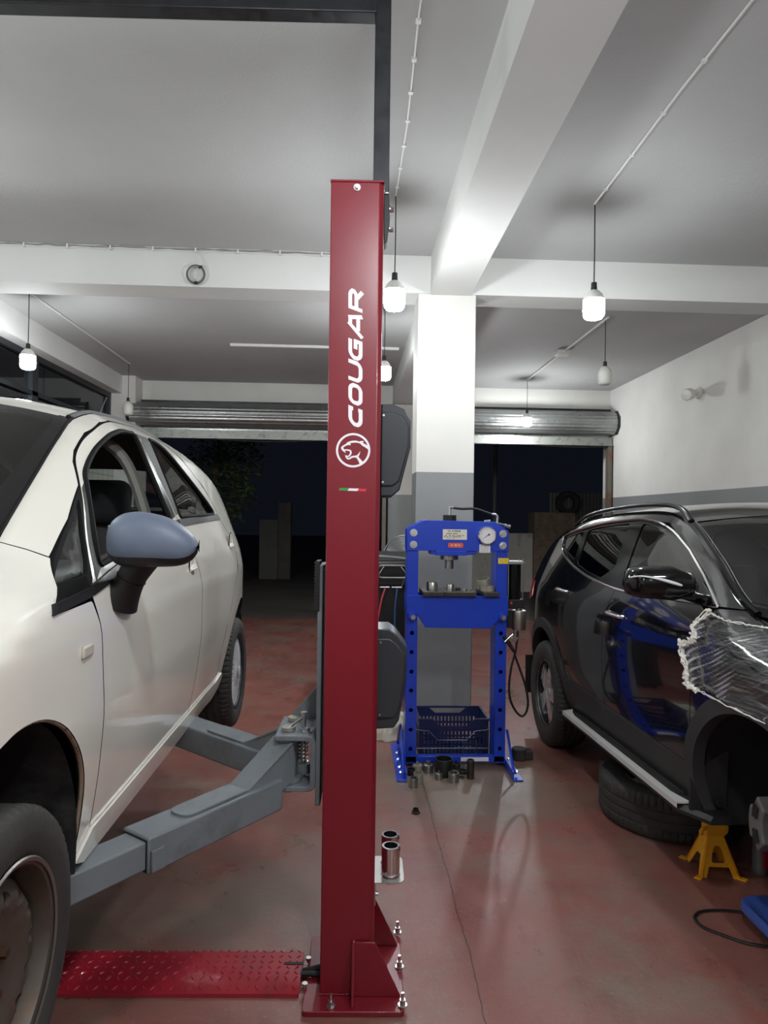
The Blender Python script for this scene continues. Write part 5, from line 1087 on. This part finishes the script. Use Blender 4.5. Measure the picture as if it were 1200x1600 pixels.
# ------------------------------------------------------------------ black SUV, front jacked up on the stand
def car_black():
    ang = -math.atan(.092/2.66)
    root = thing('black_suv', 'black sport utility car with plastic film over its fender, front wheel taken off', 'car', (2.34, 2.30, .092), (ang, 0, 0))
    PB = mat('black_car_paint', (7, 7, 9), .12, coat=1.0); CLAD = mat('grey_black_cladding', (46, 46, 46), .55, bump=.08, bs=200, var=.1, vs=8)
    GB = mat('gloss_black', (8, 8, 9), .12); SEAL = MATS['rubber_seal']; DARK = MATS['dark_underbody']
    TG = glass('tinted_rear_glass', (.05, .055, .055), 1.55); FG = glass('front_door_glass', (.42, .45, .44), 1.5); WS = MATS['windscreen_glass']
    def nar(y, z): return .05*((1.1-y)/.6)**1.2*max(0, z-1.1)/.3 if .2 < y < 1.1 and z > 1.1 else (.05*1.5**1.2*max(0, z-1.1)/.3 if y <= .2 and z > 1.1 else 0)
    c = Car(root, [(.2, .80), (.32, .84), (.42, .885), (.55, .920), (.70, .938), (.85, .942), (1.0, .936), (1.12, .915), (1.22, .878), (1.35, .822), (1.5, .750), (1.6, .70), (1.68, .655)],
            [(-.96, .72, .55), (-.85, .88, .62), (-.6, .99, .72), (-.2, 1.085, .77), (.1, 1.15, .79), (.25, 1.205, .795), (.6, 1.395, .735), (1.0, 1.57, .655), (1.2, 1.628, .635), (1.5, 1.65, .625), (1.9, 1.655, .62), (2.3, 1.645, .61), (2.7, 1.612, .60), (3.0, 1.555, .60), (3.16, 1.45, .63), (3.32, 1.22, .68), (3.43, 1.0, .70), (3.5, .85, .72), (3.58, .5, .72)],
            [(-.96, .62), (-.8, .78), (-.5, .92), (-.2, .985), (.2, 1.0), (2.4, 1.0), (2.8, .985), (3.1, .94), (3.3, .90), (3.45, .845), (3.6, .76)], nar, .11)
    FA = (0.0, .42); RA = (2.575, .41); VS = (-1, 1)
    D = rp([(.355, 1.208, .02), (.56, 1.322), (.78, 1.432), (1.10, 1.565, .2), (1.46, 1.606, .1), (2.02, 1.596, .2), (2.52, 1.548, .1), (2.735, 1.515, .05), (2.665, 1.43, .1), (2.32, 1.328, .2), (1.92, 1.258, .2), (1.31, 1.205, .2)])
    P = [(.475, .50), (.418, .72), (.395, .95), (.418, 1.10), (.400, 1.178), (.345, 1.200), (.245, c.zE(.245)-.001)]+c.edge(.24, -.72)+[(-.66, .72), (-.50, .55)]+arc(*FA, .492, 160, 8, 30)
    c.panel('front_fender', rp(P), PB, VS, gap=SEAL, step=.035)
    FDr = [(.481, .50), (.424, .72), (.401, .95), (.424, 1.10), (.407, 1.178), (.36, 1.203), (1.31, 1.200), (1.345, 1.204), (1.388, 1.07), (1.405, .70), (1.395, .50)]
    fd = c.panel('front_door', rp(FDr), PB, VS, gap=SEAL, step=.035)
    RDr = [(1.401, .50), (1.411, .70), (1.394, 1.07), (1.352, 1.205), (1.92, 1.253), (2.30, 1.322), (2.36, 1.15, .1), (2.30, .92, .1), (2.13, .78, .1), (2.05, .58, .05), (2.04, .50)]
    rd = c.panel('rear_door', rp(RDr), PB, VS, gap=SEAL, step=.035)
    low = [(.36, 1.210), (.56, 1.326), (.78, 1.436), (1.10, 1.569), (1.46, 1.610), (2.02, 1.600), (2.52, 1.552), (2.742, 1.518), (2.671, 1.426), (2.32, 1.323), (2.367, 1.15), (2.307, .92), (2.137, .78), (2.06, .58)]
    P = rp(low)+arc(*RA, .492, 162, 8, 30)+[(3.3, .46), (3.56, .55)]+c.edge(3.57, .255, 70)
    c.panel('body_side', P, PB, VS, gap=SEAL, step=.035)
    G1 = rp([(.50, 1.245, .03), (.79, 1.398, .05), (1.12, 1.535, .1), (1.40, 1.575, .03), (1.31, 1.232, .02)])
    G2 = rp([(1.47, 1.240, .02), (1.585, 1.580, .02), (2.02, 1.570, .1), (2.235, 1.550, .02), (2.155, 1.322, .02), (1.90, 1.280, .1)])
    G3 = rp([(2.245, 1.345, .02), (2.31, 1.540, .02), (2.52, 1.520, .05), (2.69, 1.498, .03), (2.635, 1.44, .05)])
    fr = c.panel('window_frame', D, GB, VS, holes=[G1, G2, G3], off=-.006, rim=.012, step=.035)
    c.panel('window_glass', G1, FG, VS, off=-.012, rim=0, step=.05, parent=fr); c.panel('window_glass', G2, TG, VS, off=-.012, rim=0, step=.05, parent=fr); c.panel('window_glass', G3, TG, VS, off=-.012, rim=0, step=.05, parent=fr)
    c.line('chrome_trim', D, .0085, CHROME, VS, off=.001, closed=True, parent=fr)
    c.panel('body_shell', [(.42, .4), (2.2, .4)]+arc(*RA, .47, 170, 5, 16)+[(3.5, .55)]+[(y, z-.012) for y, z in c.edge(3.5, -.7, 60)]+[(-.5, .5)]+arc(*FA, .47, 165, 5, 16), DARK, VS, holes=[G1, G2, G3], off=-.03, rim=0, step=.06)
    c.panel('sill_cladding', rp([(.47, .33), (.472, .540), (1.40, .565), (1.98, .585), (2.05, .64, .02), (2.13, .5), (2.12, .35)]), CLAD, VS, off=.008, rim=.03, step=.04)
    for A, a0, a1, nm in ((FA, 175, -10, 'front_flare'), (RA, 190, -5, 'rear_flare')):
        o_ = arc(*A, .505, a0, a1, 36); i_ = arc(*A, .435, a1, a0, 36); c.panel(nm, o_+i_, CLAD, VS, off=.012, rim=.05, step=.03)
    # running boards
    for sg in VS:
        x0, x1 = sg*.955, sg*.80
        P = [(x0, .335), (x0+sg*.003, .350), (x0-sg*.02, .368), (x1, .372), (x1, .335)]
        m = MB(); ys = [(.36, .55), (.50, 1.0), (2.02, 1.0), (2.12, .8)]
        G = [[(x1+(x-x1)*k, y, z) for x, z in P] for y, k in ys]; m.grid([r+[r[0]] for r in G]); m.add(G[0], [tuple(range(5))]); m.add(G[-1], [tuple(range(5))])
        b_ = build('running_board', m, MATS['black_plastic'], root)
        m = MB(); lip = [(.44, .93), (.50, .955), (2.05, .955), (2.10, .93)]
        m.prism([(sg*.957, .50, .3695), (sg*.90, .485, .3735), (sg*.915, .55, .3735), (sg*.928, .62, .3735), (sg*.928, 1.90, .3735), (sg*.915, 1.98, .3735), (sg*.885, 2.07, .3735), (sg*.957, 2.05, .3695)], (0, 0, .006))
        m.prism([(sg*.957, .50, .352), (sg*.957, 2.05, .352), (sg*.957, 2.05, .375), (sg*.957, .50, .375)], (sg*.003, 0, 0))
        build('silver_edge', m, mat('satin_alloy', (206, 206, 202), .4, .15), b_)
        m = MB()
        for k in range(6): m.bb(sg*(.83+.016*k)-.004, sg*(.83+.016*k)+.004, .6, 1.95, .372, .376)
        build('tread_rib', m, RUBBER, b_, kind='stuff')
    for sg in VS:       # front wheelhouse flap behind the missing wheel
        m = MB().prism([(sg*.925, .455, .345), (sg*.78, .44, .345), (sg*.78, .41, .62), (sg*.915, .45, .62)], (0, .012, 0)); m.cyl((sg*.82, .425, .40), (sg*.82, .41, .40), .014)
        build('mud_flap', m, MATS['black_plastic'], root)
        m = MB().prism([(sg*.93, 3.10, .26), (sg*.74, 3.10, .26), (sg*.74, 3.10, .56), (sg*.93, 3.10, .56)], (0, .01, 0)); build('rear_mud_flap', m, MATS['black_plastic'], root)
    liner(c, 'wheel_liner', *FA, .455, mat('black_liner', (20, 20, 21), .8, bump=.3, bs=30), .90, .45, -8, 186); liner(c, 'wheel_liner', *RA, .455, MATS['black_liner'], .90, .55, -8, 186)
    # roof, rails, windscreen, tail
    c.top('roof', 1.0, 3.0, lambda t: .045+.012*math.sin(t*3.14), lambda t: -.13*(1-t)**2, PB, inset=.012)
    for sg in VS:
        pts = smooth([(sg*.655, .95, 1.575), (sg*.648, 1.04, 1.632), (sg*.636, 1.2, 1.667), (sg*.625, 1.45, 1.684), (sg*.615, 1.8, 1.690), (sg*.602, 2.3, 1.682), (sg*.592, 2.65, 1.655), (sg*.592, 2.88, 1.60)], 6)
        build('roof_rail', MB().tube(pts, .017, 10, flat=.8), mat('rail_black', (24, 24, 25), .3), root)
    c.top('windscreen', .20, .99, lambda t: .015+.03*t, lambda t: -.36*(1-t)-.13*t, WS, inset=.03)
    for sg in VS:
        for nm, k, w_, mm in (('pillar_strip', .0, .028, GB), ('pillar_bead', .030, .0035, CHROME)):
            build(nm, MB().tube([(sg*(c.wE(y)-.012-k), y-.004, c.zE(y)+.006) for y in [.20+.83*i/20 for i in range(21)]], w_ if w_ < .01 else .018, 8), mm, root)
    G = [[(v*.74, .27-.36*(1-abs(v)**2.2)+k*.05, 1.185+.015*(1-abs(v)**2.2)+.022*k) for v in [-1+j/12 for j in range(25)]] for k in (-1.6, 0, 1)]
    build('cowl', MB().grid(G), MATS['black_plastic'], root)
    for sg in VS: build('cowl_end', MB().prism([(sg*.80, .22, 1.19), (sg*.70, .02, 1.16), (sg*.70, .05, 1.205), (sg*.785, .30, 1.235)], (-sg*.07, 0, 0)), GB, root, bev=.008)
    build('wiper', MB().tube([(-.55, .02, 1.26), (.1, -.08, 1.285)], .008, 6), SEAL, root)
    c.top('hood', -.88, .20, lambda t: .05, lambda t: -.15, PB, inset=.01)
    c.top('tailgate', 3.0, 3.5, lambda t: .05*(1-t), lambda t: .09+.05*t, PB)
    build('spoiler', MB().grid([[(v*.6, 2.98+.2*k+.08*(1-v*v), 1.578-.04*k+.04*(1-v*v)+dz) for v in [-1+j/12 for j in range(25)]] for k, dz in ((0, 0), (1, 0), (1, -.02), (0, -.03))]), GB, root)
    for nm, z0, z1, y0, sgn, ww in (('front_bumper', .22, .90, -.60, -1, .84), ('rear_bumper', .34, .80, 3.42, 1, .74)):
        G = [[(v*ww*(1+.04*math.sin(math.pi*k/6)), y0+sgn*((.36 if sgn < 0 else .16)*(1-abs(v)**3.4)+.03*math.sin(math.pi*k/6)), z0+(z1-z0)*k/6) for v in [-1+j/16 for j in range(33)]] for k in range(7)]
        build(nm, MB().grid(G), PB, root, sharp=60)
    c.panel('tail_lamp', rp([(3.16, 1.155), (3.14, 1.03), (3.36, .99), (3.40, 1.06), (3.34, 1.17)]), mat('red_lamp_lens', (150, 10, 24), .12, coat=.5), VS, off=.006, rim=.02, step=.04)
    c.panel('headlamp', c.edge(-.727, -.94, 10)+[(-.92, .74), (-.668, .73)], MATS['lamp_lens'], VS, off=.001, step=.04)
    # handles
    for pr_, yy, zz in ((fd, 1.245, 1.078), (rd, 2.20, 1.140)):
        for sg in VS:
            w = c.W(yy, zz)
            h = build('door_handle', MB().tube(smooth([(sg*(w-.004), yy-.105, zz-.002), (sg*(w+.016), yy-.085, zz), (sg*(w+.028), yy-.03, zz+.004), (sg*(w+.028), yy+.04, zz+.006), (sg*(w+.016), yy+.09, zz+.006), (sg*(w-.004), yy+.108, zz+.006)], 4), .0145, 10, flat=.75), CHROME, pr_[sg])
            build('handle_recess', MB().ball((sg*(w+.001), yy-.01, zz-.016), (.004, .062, .03)), GB, h)
    # mirrors
    for sg in VS:
        hx0, hx1 = .905, 1.178; G = []; n = 22
        for i in range(n+1):
            t = i/n; x = hx0+(hx1-hx0)*t; e = max(0, 1-max(0, (t-.72)/.28)**2.4)**.5*max(0, 1-max(0, (.12-t)/.12)**2)**.5 if 0 < t < 1 else 0
            zt = 1.318+.055*min(1, t*2.2+.25)*(.35+.65*e)-.012*t; zb = 1.245-.028*min(1, t*3)+.018*t+(.03*(1-e)); zt = zt if e else (zt+zb)/2; zb = zb if e else zt
            yd = .085*e*(.75+.25*min(1, t*2)); zc, hz = (zt+zb)/2, (zt-zb)/2
            G.append([(sg*x, .45+.06*(1-t)*0+.05*t+yd*math.copysign(abs(math.cos(u))**.75, math.cos(u)), zc+hz*math.copysign(abs(math.sin(u))**.75, math.sin(u))) for u in [2*math.pi*k/28 for k in range(28)]])
        mr = build('door_mirror', MB().grid(G, 0, True), GB, root, sharp=70)
        lp = [(sg*(hx1-.006), .46, 1.318), (sg*(hx1-.035), .412, 1.326), (sg*(hx1-.09), .383, 1.318), (sg*(hx1-.15), .373, 1.302), (sg*(hx1-.185), .372, 1.292)]
        build('side_repeater', MB().tube(smooth(lp, 5), [.006+.006*math.sin(math.pi*min(1, (21-i)/14)) for i in range(21)], 8, flat=.6), mat('clear_repeater', (220, 222, 224), .1), mr)
        build('mirror_arm', MB().tube(smooth([(sg*.845, .46, 1.225), (sg*.90, .45, 1.236), (sg*.95, .46, 1.252)], 5), [.045-.0008*i for i in range(11)], 12, flat=.55), GB, mr)
        c.panel('mirror_corner', rp([(.37, 1.214), (.55, 1.30), (.52, 1.225)]), GB, (sg,), off=.004, rim=.01, step=.04, parent=mr)
    # cabin
    S2 = mat('grey_leather', (88, 86, 84), .6); BL = MATS['black_plastic']
    for x in (-.40, .40): seat(root, x, 1.12, .55, S2)
    seat(root, 0, 2.05, .56, BL, 1.3, 'rear_bench', False)
    build('dashboard', MB().box((0, .52, 1.02), (1.5, .5, .26)), BL, root, bev=.06, seg=4)
    build('steering_wheel', MB().tube([(.40+.18*math.cos(a), .88-.06*math.sin(a), 1.12+.17*math.sin(a)) for a in [2*math.pi*i/32 for i in range(32)]], .015, 8, closed=True), BL, root)
    c.top('headliner', 1.05, 2.95, lambda t: .02, lambda t: -.08*(1-t)**2, MATS['grey_headliner'], inset=.06, off=-.035)
    build('floor_pan', MB().bb(-.78, .78, .45, 2.2, .30, .36).bb(-.5, .5, -.7, .45, .34, .42).bb(-.5, .5, 2.2, 3.4, .36, .44), DARK, root)
    for sg in VS: c.panel('door_card', rp([(.52, .55), (.52, 1.15), (2.2, 1.25), (2.2, .6)]), BL, (sg,), off=-.075, rim=0, step=.1)
    # rear wheels
    AL = mat('polished_alloy', (208, 208, 208), .2, .65, coat=.3); RD = mat('rim_shadow', (34, 34, 36), .4, .5)
    for sg in VS:
        ty = wheel_tyre(.372, .235, .235, 'rear_wheel', root, 66); ty.location = (sg*.815, 2.60, .372); ty.rotation_euler = (0, 0, 0 if sg > 0 else math.pi); WM[ty] = Matrix.Identity(4)
        alloy(ty, AL, RD)
    # front brake on the raised corner, wheel removed
    for sg in VS:
        if sg > 0:
            ty = wheel_tyre(.372, .235, .235, 'front_wheel', root, 66); ty.location = (.815, .04, .30); WM[ty] = Matrix.Identity(4); alloy(ty, AL, RD); continue
        hx = -.80; hz = .43
        d = build('brake_disc', MB().lathe([(.155, .012), (.155, -.012), (.08, -.012), (.08, -.05), (.03, -.05), (.03, -.07), (0, -.07)], (hx+.05, 0, hz), (1, 0, 0), n=48).lathe([(.155, .012), (.06, .012), (0, .012)], (hx+.05, 0, hz), (1, 0, 0), n=48), mat('rusty_disc', (98, 84, 76), .4, .8, dirt=(110, 62, 40), ds=8), root)
        for k in range(5): a = 2*math.pi*k/5; build('wheel_stud', MB().cyl((hx-.02, .057*math.cos(a), hz+.057*math.sin(a)), (hx, .057*math.cos(a), hz+.057*math.sin(a)), .007), STEEL, d)
        cal = arc(0, hz, .175, -36, 36, 10)+arc(0, hz, .115, 30, -30, 8)
        cc_ = build('brake_caliper', MB().prism([(hx-.03, a, b) for a, b in cal], (.075, 0, 0)).prism([(hx-.036, a, b) for a, b in arc(0, hz, .188, -20, 20, 6)+arc(0, hz, .16, 18, -18, 6)], (.085, 0, 0)), mat('cast_iron_grey', (104, 102, 98), .6, .3, var=.15, vs=14), root, bev=.008, seg=3)
        for s2 in (-1, 1): build('caliper_window', MB().prism([(hx-.0315, a, b) for a, b in arc(0, hz, .168, s2*8, s2*26, 4)+arc(0, hz, .138, s2*26, s2*8, 4)], (-.004, 0, 0)), DARK, cc_)
        build('knuckle', MB().box((hx+.13, 0, hz), (.08, .10, .26)).cyl((hx+.12, .03, hz+.1), (hx+.2, .05, hz+.38), .028), DARK, root, bev=.01)
        build('spring', MB().tube([(hx+.17+.06*math.cos(a), .05+.06*math.sin(a), hz+.18+.011*i) for i, a in enumerate([.7*j for j in range(28)])], .007, 6), BLACKM, root)
        build('lower_arm', MB().tube([(hx+.1, .03, hz-.11), (hx+.3, .08, hz-.09), (hx+.5, .12, hz-.06)], .025, 8), DARK, root)
    return c, root
def alloy(par, AL, RD):
    barrel(.236, .235, RD, par)
    build('rim_edge', MB().lathe([(.225, .095), (.236, .108), (.243, .104)], (0, 0, 0), (1, 0, 0), n=64), AL, par)
    hs = []
    for k in range(5):
        a = 2*math.pi*(k+.5)/5
        def P(r, t): return (r*math.cos(a+t), r*math.sin(a+t))
        hs.append(rp([(*P(.075, 0), .01), (*P(.15, -.30), .02), (*P(.216, -.42), .02), P(.222, -.2), P(.224, 0), P(.222, .2), (*P(.216, .42), .02), (*P(.15, .30), .02)]))
    o = disc_plate('spokes', .232, hs, lambda r: .088-.015*(r/.23)**2-.03*math.exp(-(r/.05)**2), AL, par, th=.025)
    build('brake_shield', MB().cyl((-.01, 0, 0), (0, 0, 0), .17, n=40), RD, par); build('centre_cap', MB().lathe([(.033, .05), (.033, .072), (.028, .076), (0, .077)], (0, 0, 0), (1, 0, 0)), AL, par)
    for k in range(5): a = 2*math.pi*k/5; build('wheel_nut', MB().cyl((.05, .056*math.cos(a), .056*math.sin(a)), (.074, .056*math.cos(a), .056*math.sin(a)), .011, n=6), CHROME, o)
CB, sroot = car_black()
# wheel taken off, lying flat beneath the running board
lw = thing('loose_wheel', 'worn alloy wheel lying flat on the floor under the running board of the black car', 'wheel', (1.775, 3.70, .119), (0, R_(-90), R_(20)))
ty = wheel_tyre(.372, .235, .235, 'tyre', lw, 66); WM[ty] = Matrix.Identity(4); alloy(lw, MATS['polished_alloy'], MATS['rim_shadow'])
# stretch film over the fender
def film():
    m = bpy.data.materials.new('stretch_film'); m.use_nodes = True; nt = m.node_tree; N = nt.nodes; L = nt.links; N.remove(N['Principled BSDF'])
    tc = N.new('ShaderNodeTexCoord'); mp = N.new('ShaderNodeMapping'); mp.inputs['Rotation'].default_value = (R_(-22), 0, 0); mp.inputs['Scale'].default_value = (4, 4, 110); L.new(tc.outputs['Object'], mp.inputs[0])
    n1 = N.new('ShaderNodeTexNoise'); n1.inputs['Scale'].default_value = 1.6; n1.inputs['Detail'].default_value = 6; n1.inputs['Roughness'].default_value = .7; n1.inputs['Distortion'].default_value = .6; L.new(mp.outputs[0], n1.inputs['Vector'])
    r = N.new('ShaderNodeMapRange'); r.inputs[1].default_value = .53; r.inputs[2].default_value = .72; r.inputs[3].default_value = .01; r.inputs[4].default_value = .40; L.new(n1.outputs[0], r.inputs[0])
    bp = N.new('ShaderNodeBump'); bp.inputs['Strength'].default_value = .5; bp.inputs['Distance'].default_value = .012; L.new(n1.outputs[0], bp.inputs['Height'])
    t = N.new('ShaderNodeBsdfTransparent'); t.inputs[0].default_value = (.9, .9, .9, 1); d = N.new('ShaderNodeBsdfDiffuse'); d.inputs[0].default_value = (.72, .7, .68, 1)
    g = N.new('ShaderNodeBsdfGlossy'); g.inputs['Roughness'].default_value = .2; L.new(bp.outputs[0], g.inputs['Normal'])
    fr = N.new('ShaderNodeFresnel'); fr.inputs[0].default_value = 1.11
    a = N.new('ShaderNodeMixShader'); L.new(r.outputs[0], a.inputs[0]); L.new(t.outputs[0], a.inputs[1]); L.new(d.outputs[0], a.inputs[2])
    b = N.new('ShaderNodeMixShader'); L.new(fr.outputs[0], b.inputs[0]); L.new(a.outputs[0], b.inputs[1]); L.new(g.outputs[0], b.inputs[2]); L.new(b.outputs[0], N['Material Output'].inputs[0]); return m
FILM = film(); rf = random.Random(11)
left = [(.345, 1.190), (.392, 1.140), (.375, 1.10), (.37, 1.07), (.41, 1.052), (.452, 1.048), (.458, 1.03), (.425, .99), (.395, .95), (.39, .92), (.385, .898), (.35, .885), (.31, .886)]
edge = smooth(left, 4); bot = [(.23, .895), (.06, .875), (-.12, .865), (-.35, .85), (-.55, .83)]
top_ = [(y, CB.zE(y)-.004) for y in [-.6+.8*i/20 for i in range(21)]]
poly = list(edge)+bot+[(-.62, .86)]+top_+[(.28, 1.195)]
fm = MB(); ph = lambda y, z: .0012*math.sin(38*(z+.42*y)+5*math.sin(6*y))+.0012*math.sin(150*(z+.38*y)+4*math.sin(9*y+2))+.0012*math.sin(310*(z+.45*y)+5*math.sin(7*y))+.002*math.sin(23*y)
sheet(fm, poly, [], lambda a, b: (-(CB.W(a, b)+.020+ph(a, b)), a, b), None, .0085)
fo = build('stretch_film', fm, FILM, sroot, flip=False, sharp=70, label='clear crumpled stretch film')
m = MB()
for s0 in range(5):
    pts = [(-(CB.W(a, b)+.026+.012*rf.uniform(-.6, 1)), a+rf.uniform(-.02, .010), b+rf.uniform(-.012, .012)) for a, b in edge]; m.tube(smooth(pts, 2), [.002+.006*rf.random()**2 for i in range(2*len(pts)-1)], 5)
for A, B in (((.345, 1.185), (.24, 1.165)), ((.24, 1.165), (.08, 1.155)), ((.31, .886), (-.12, .865))):
    P_ = [(A[0]+(B[0]-A[0])*k/16, A[1]+(B[1]-A[1])*k/16) for k in range(17)]
    for s0 in range(2): m.tube([(-(CB.W(a, b)+.024), a, b+rf.uniform(-.005, .005)) for a, b in P_], [.0012+.0016*rf.random() for _ in P_], 5)
build('bunched_edge', m, mat('bunched_film', (222, 218, 210), .35, coat=.3), fo)
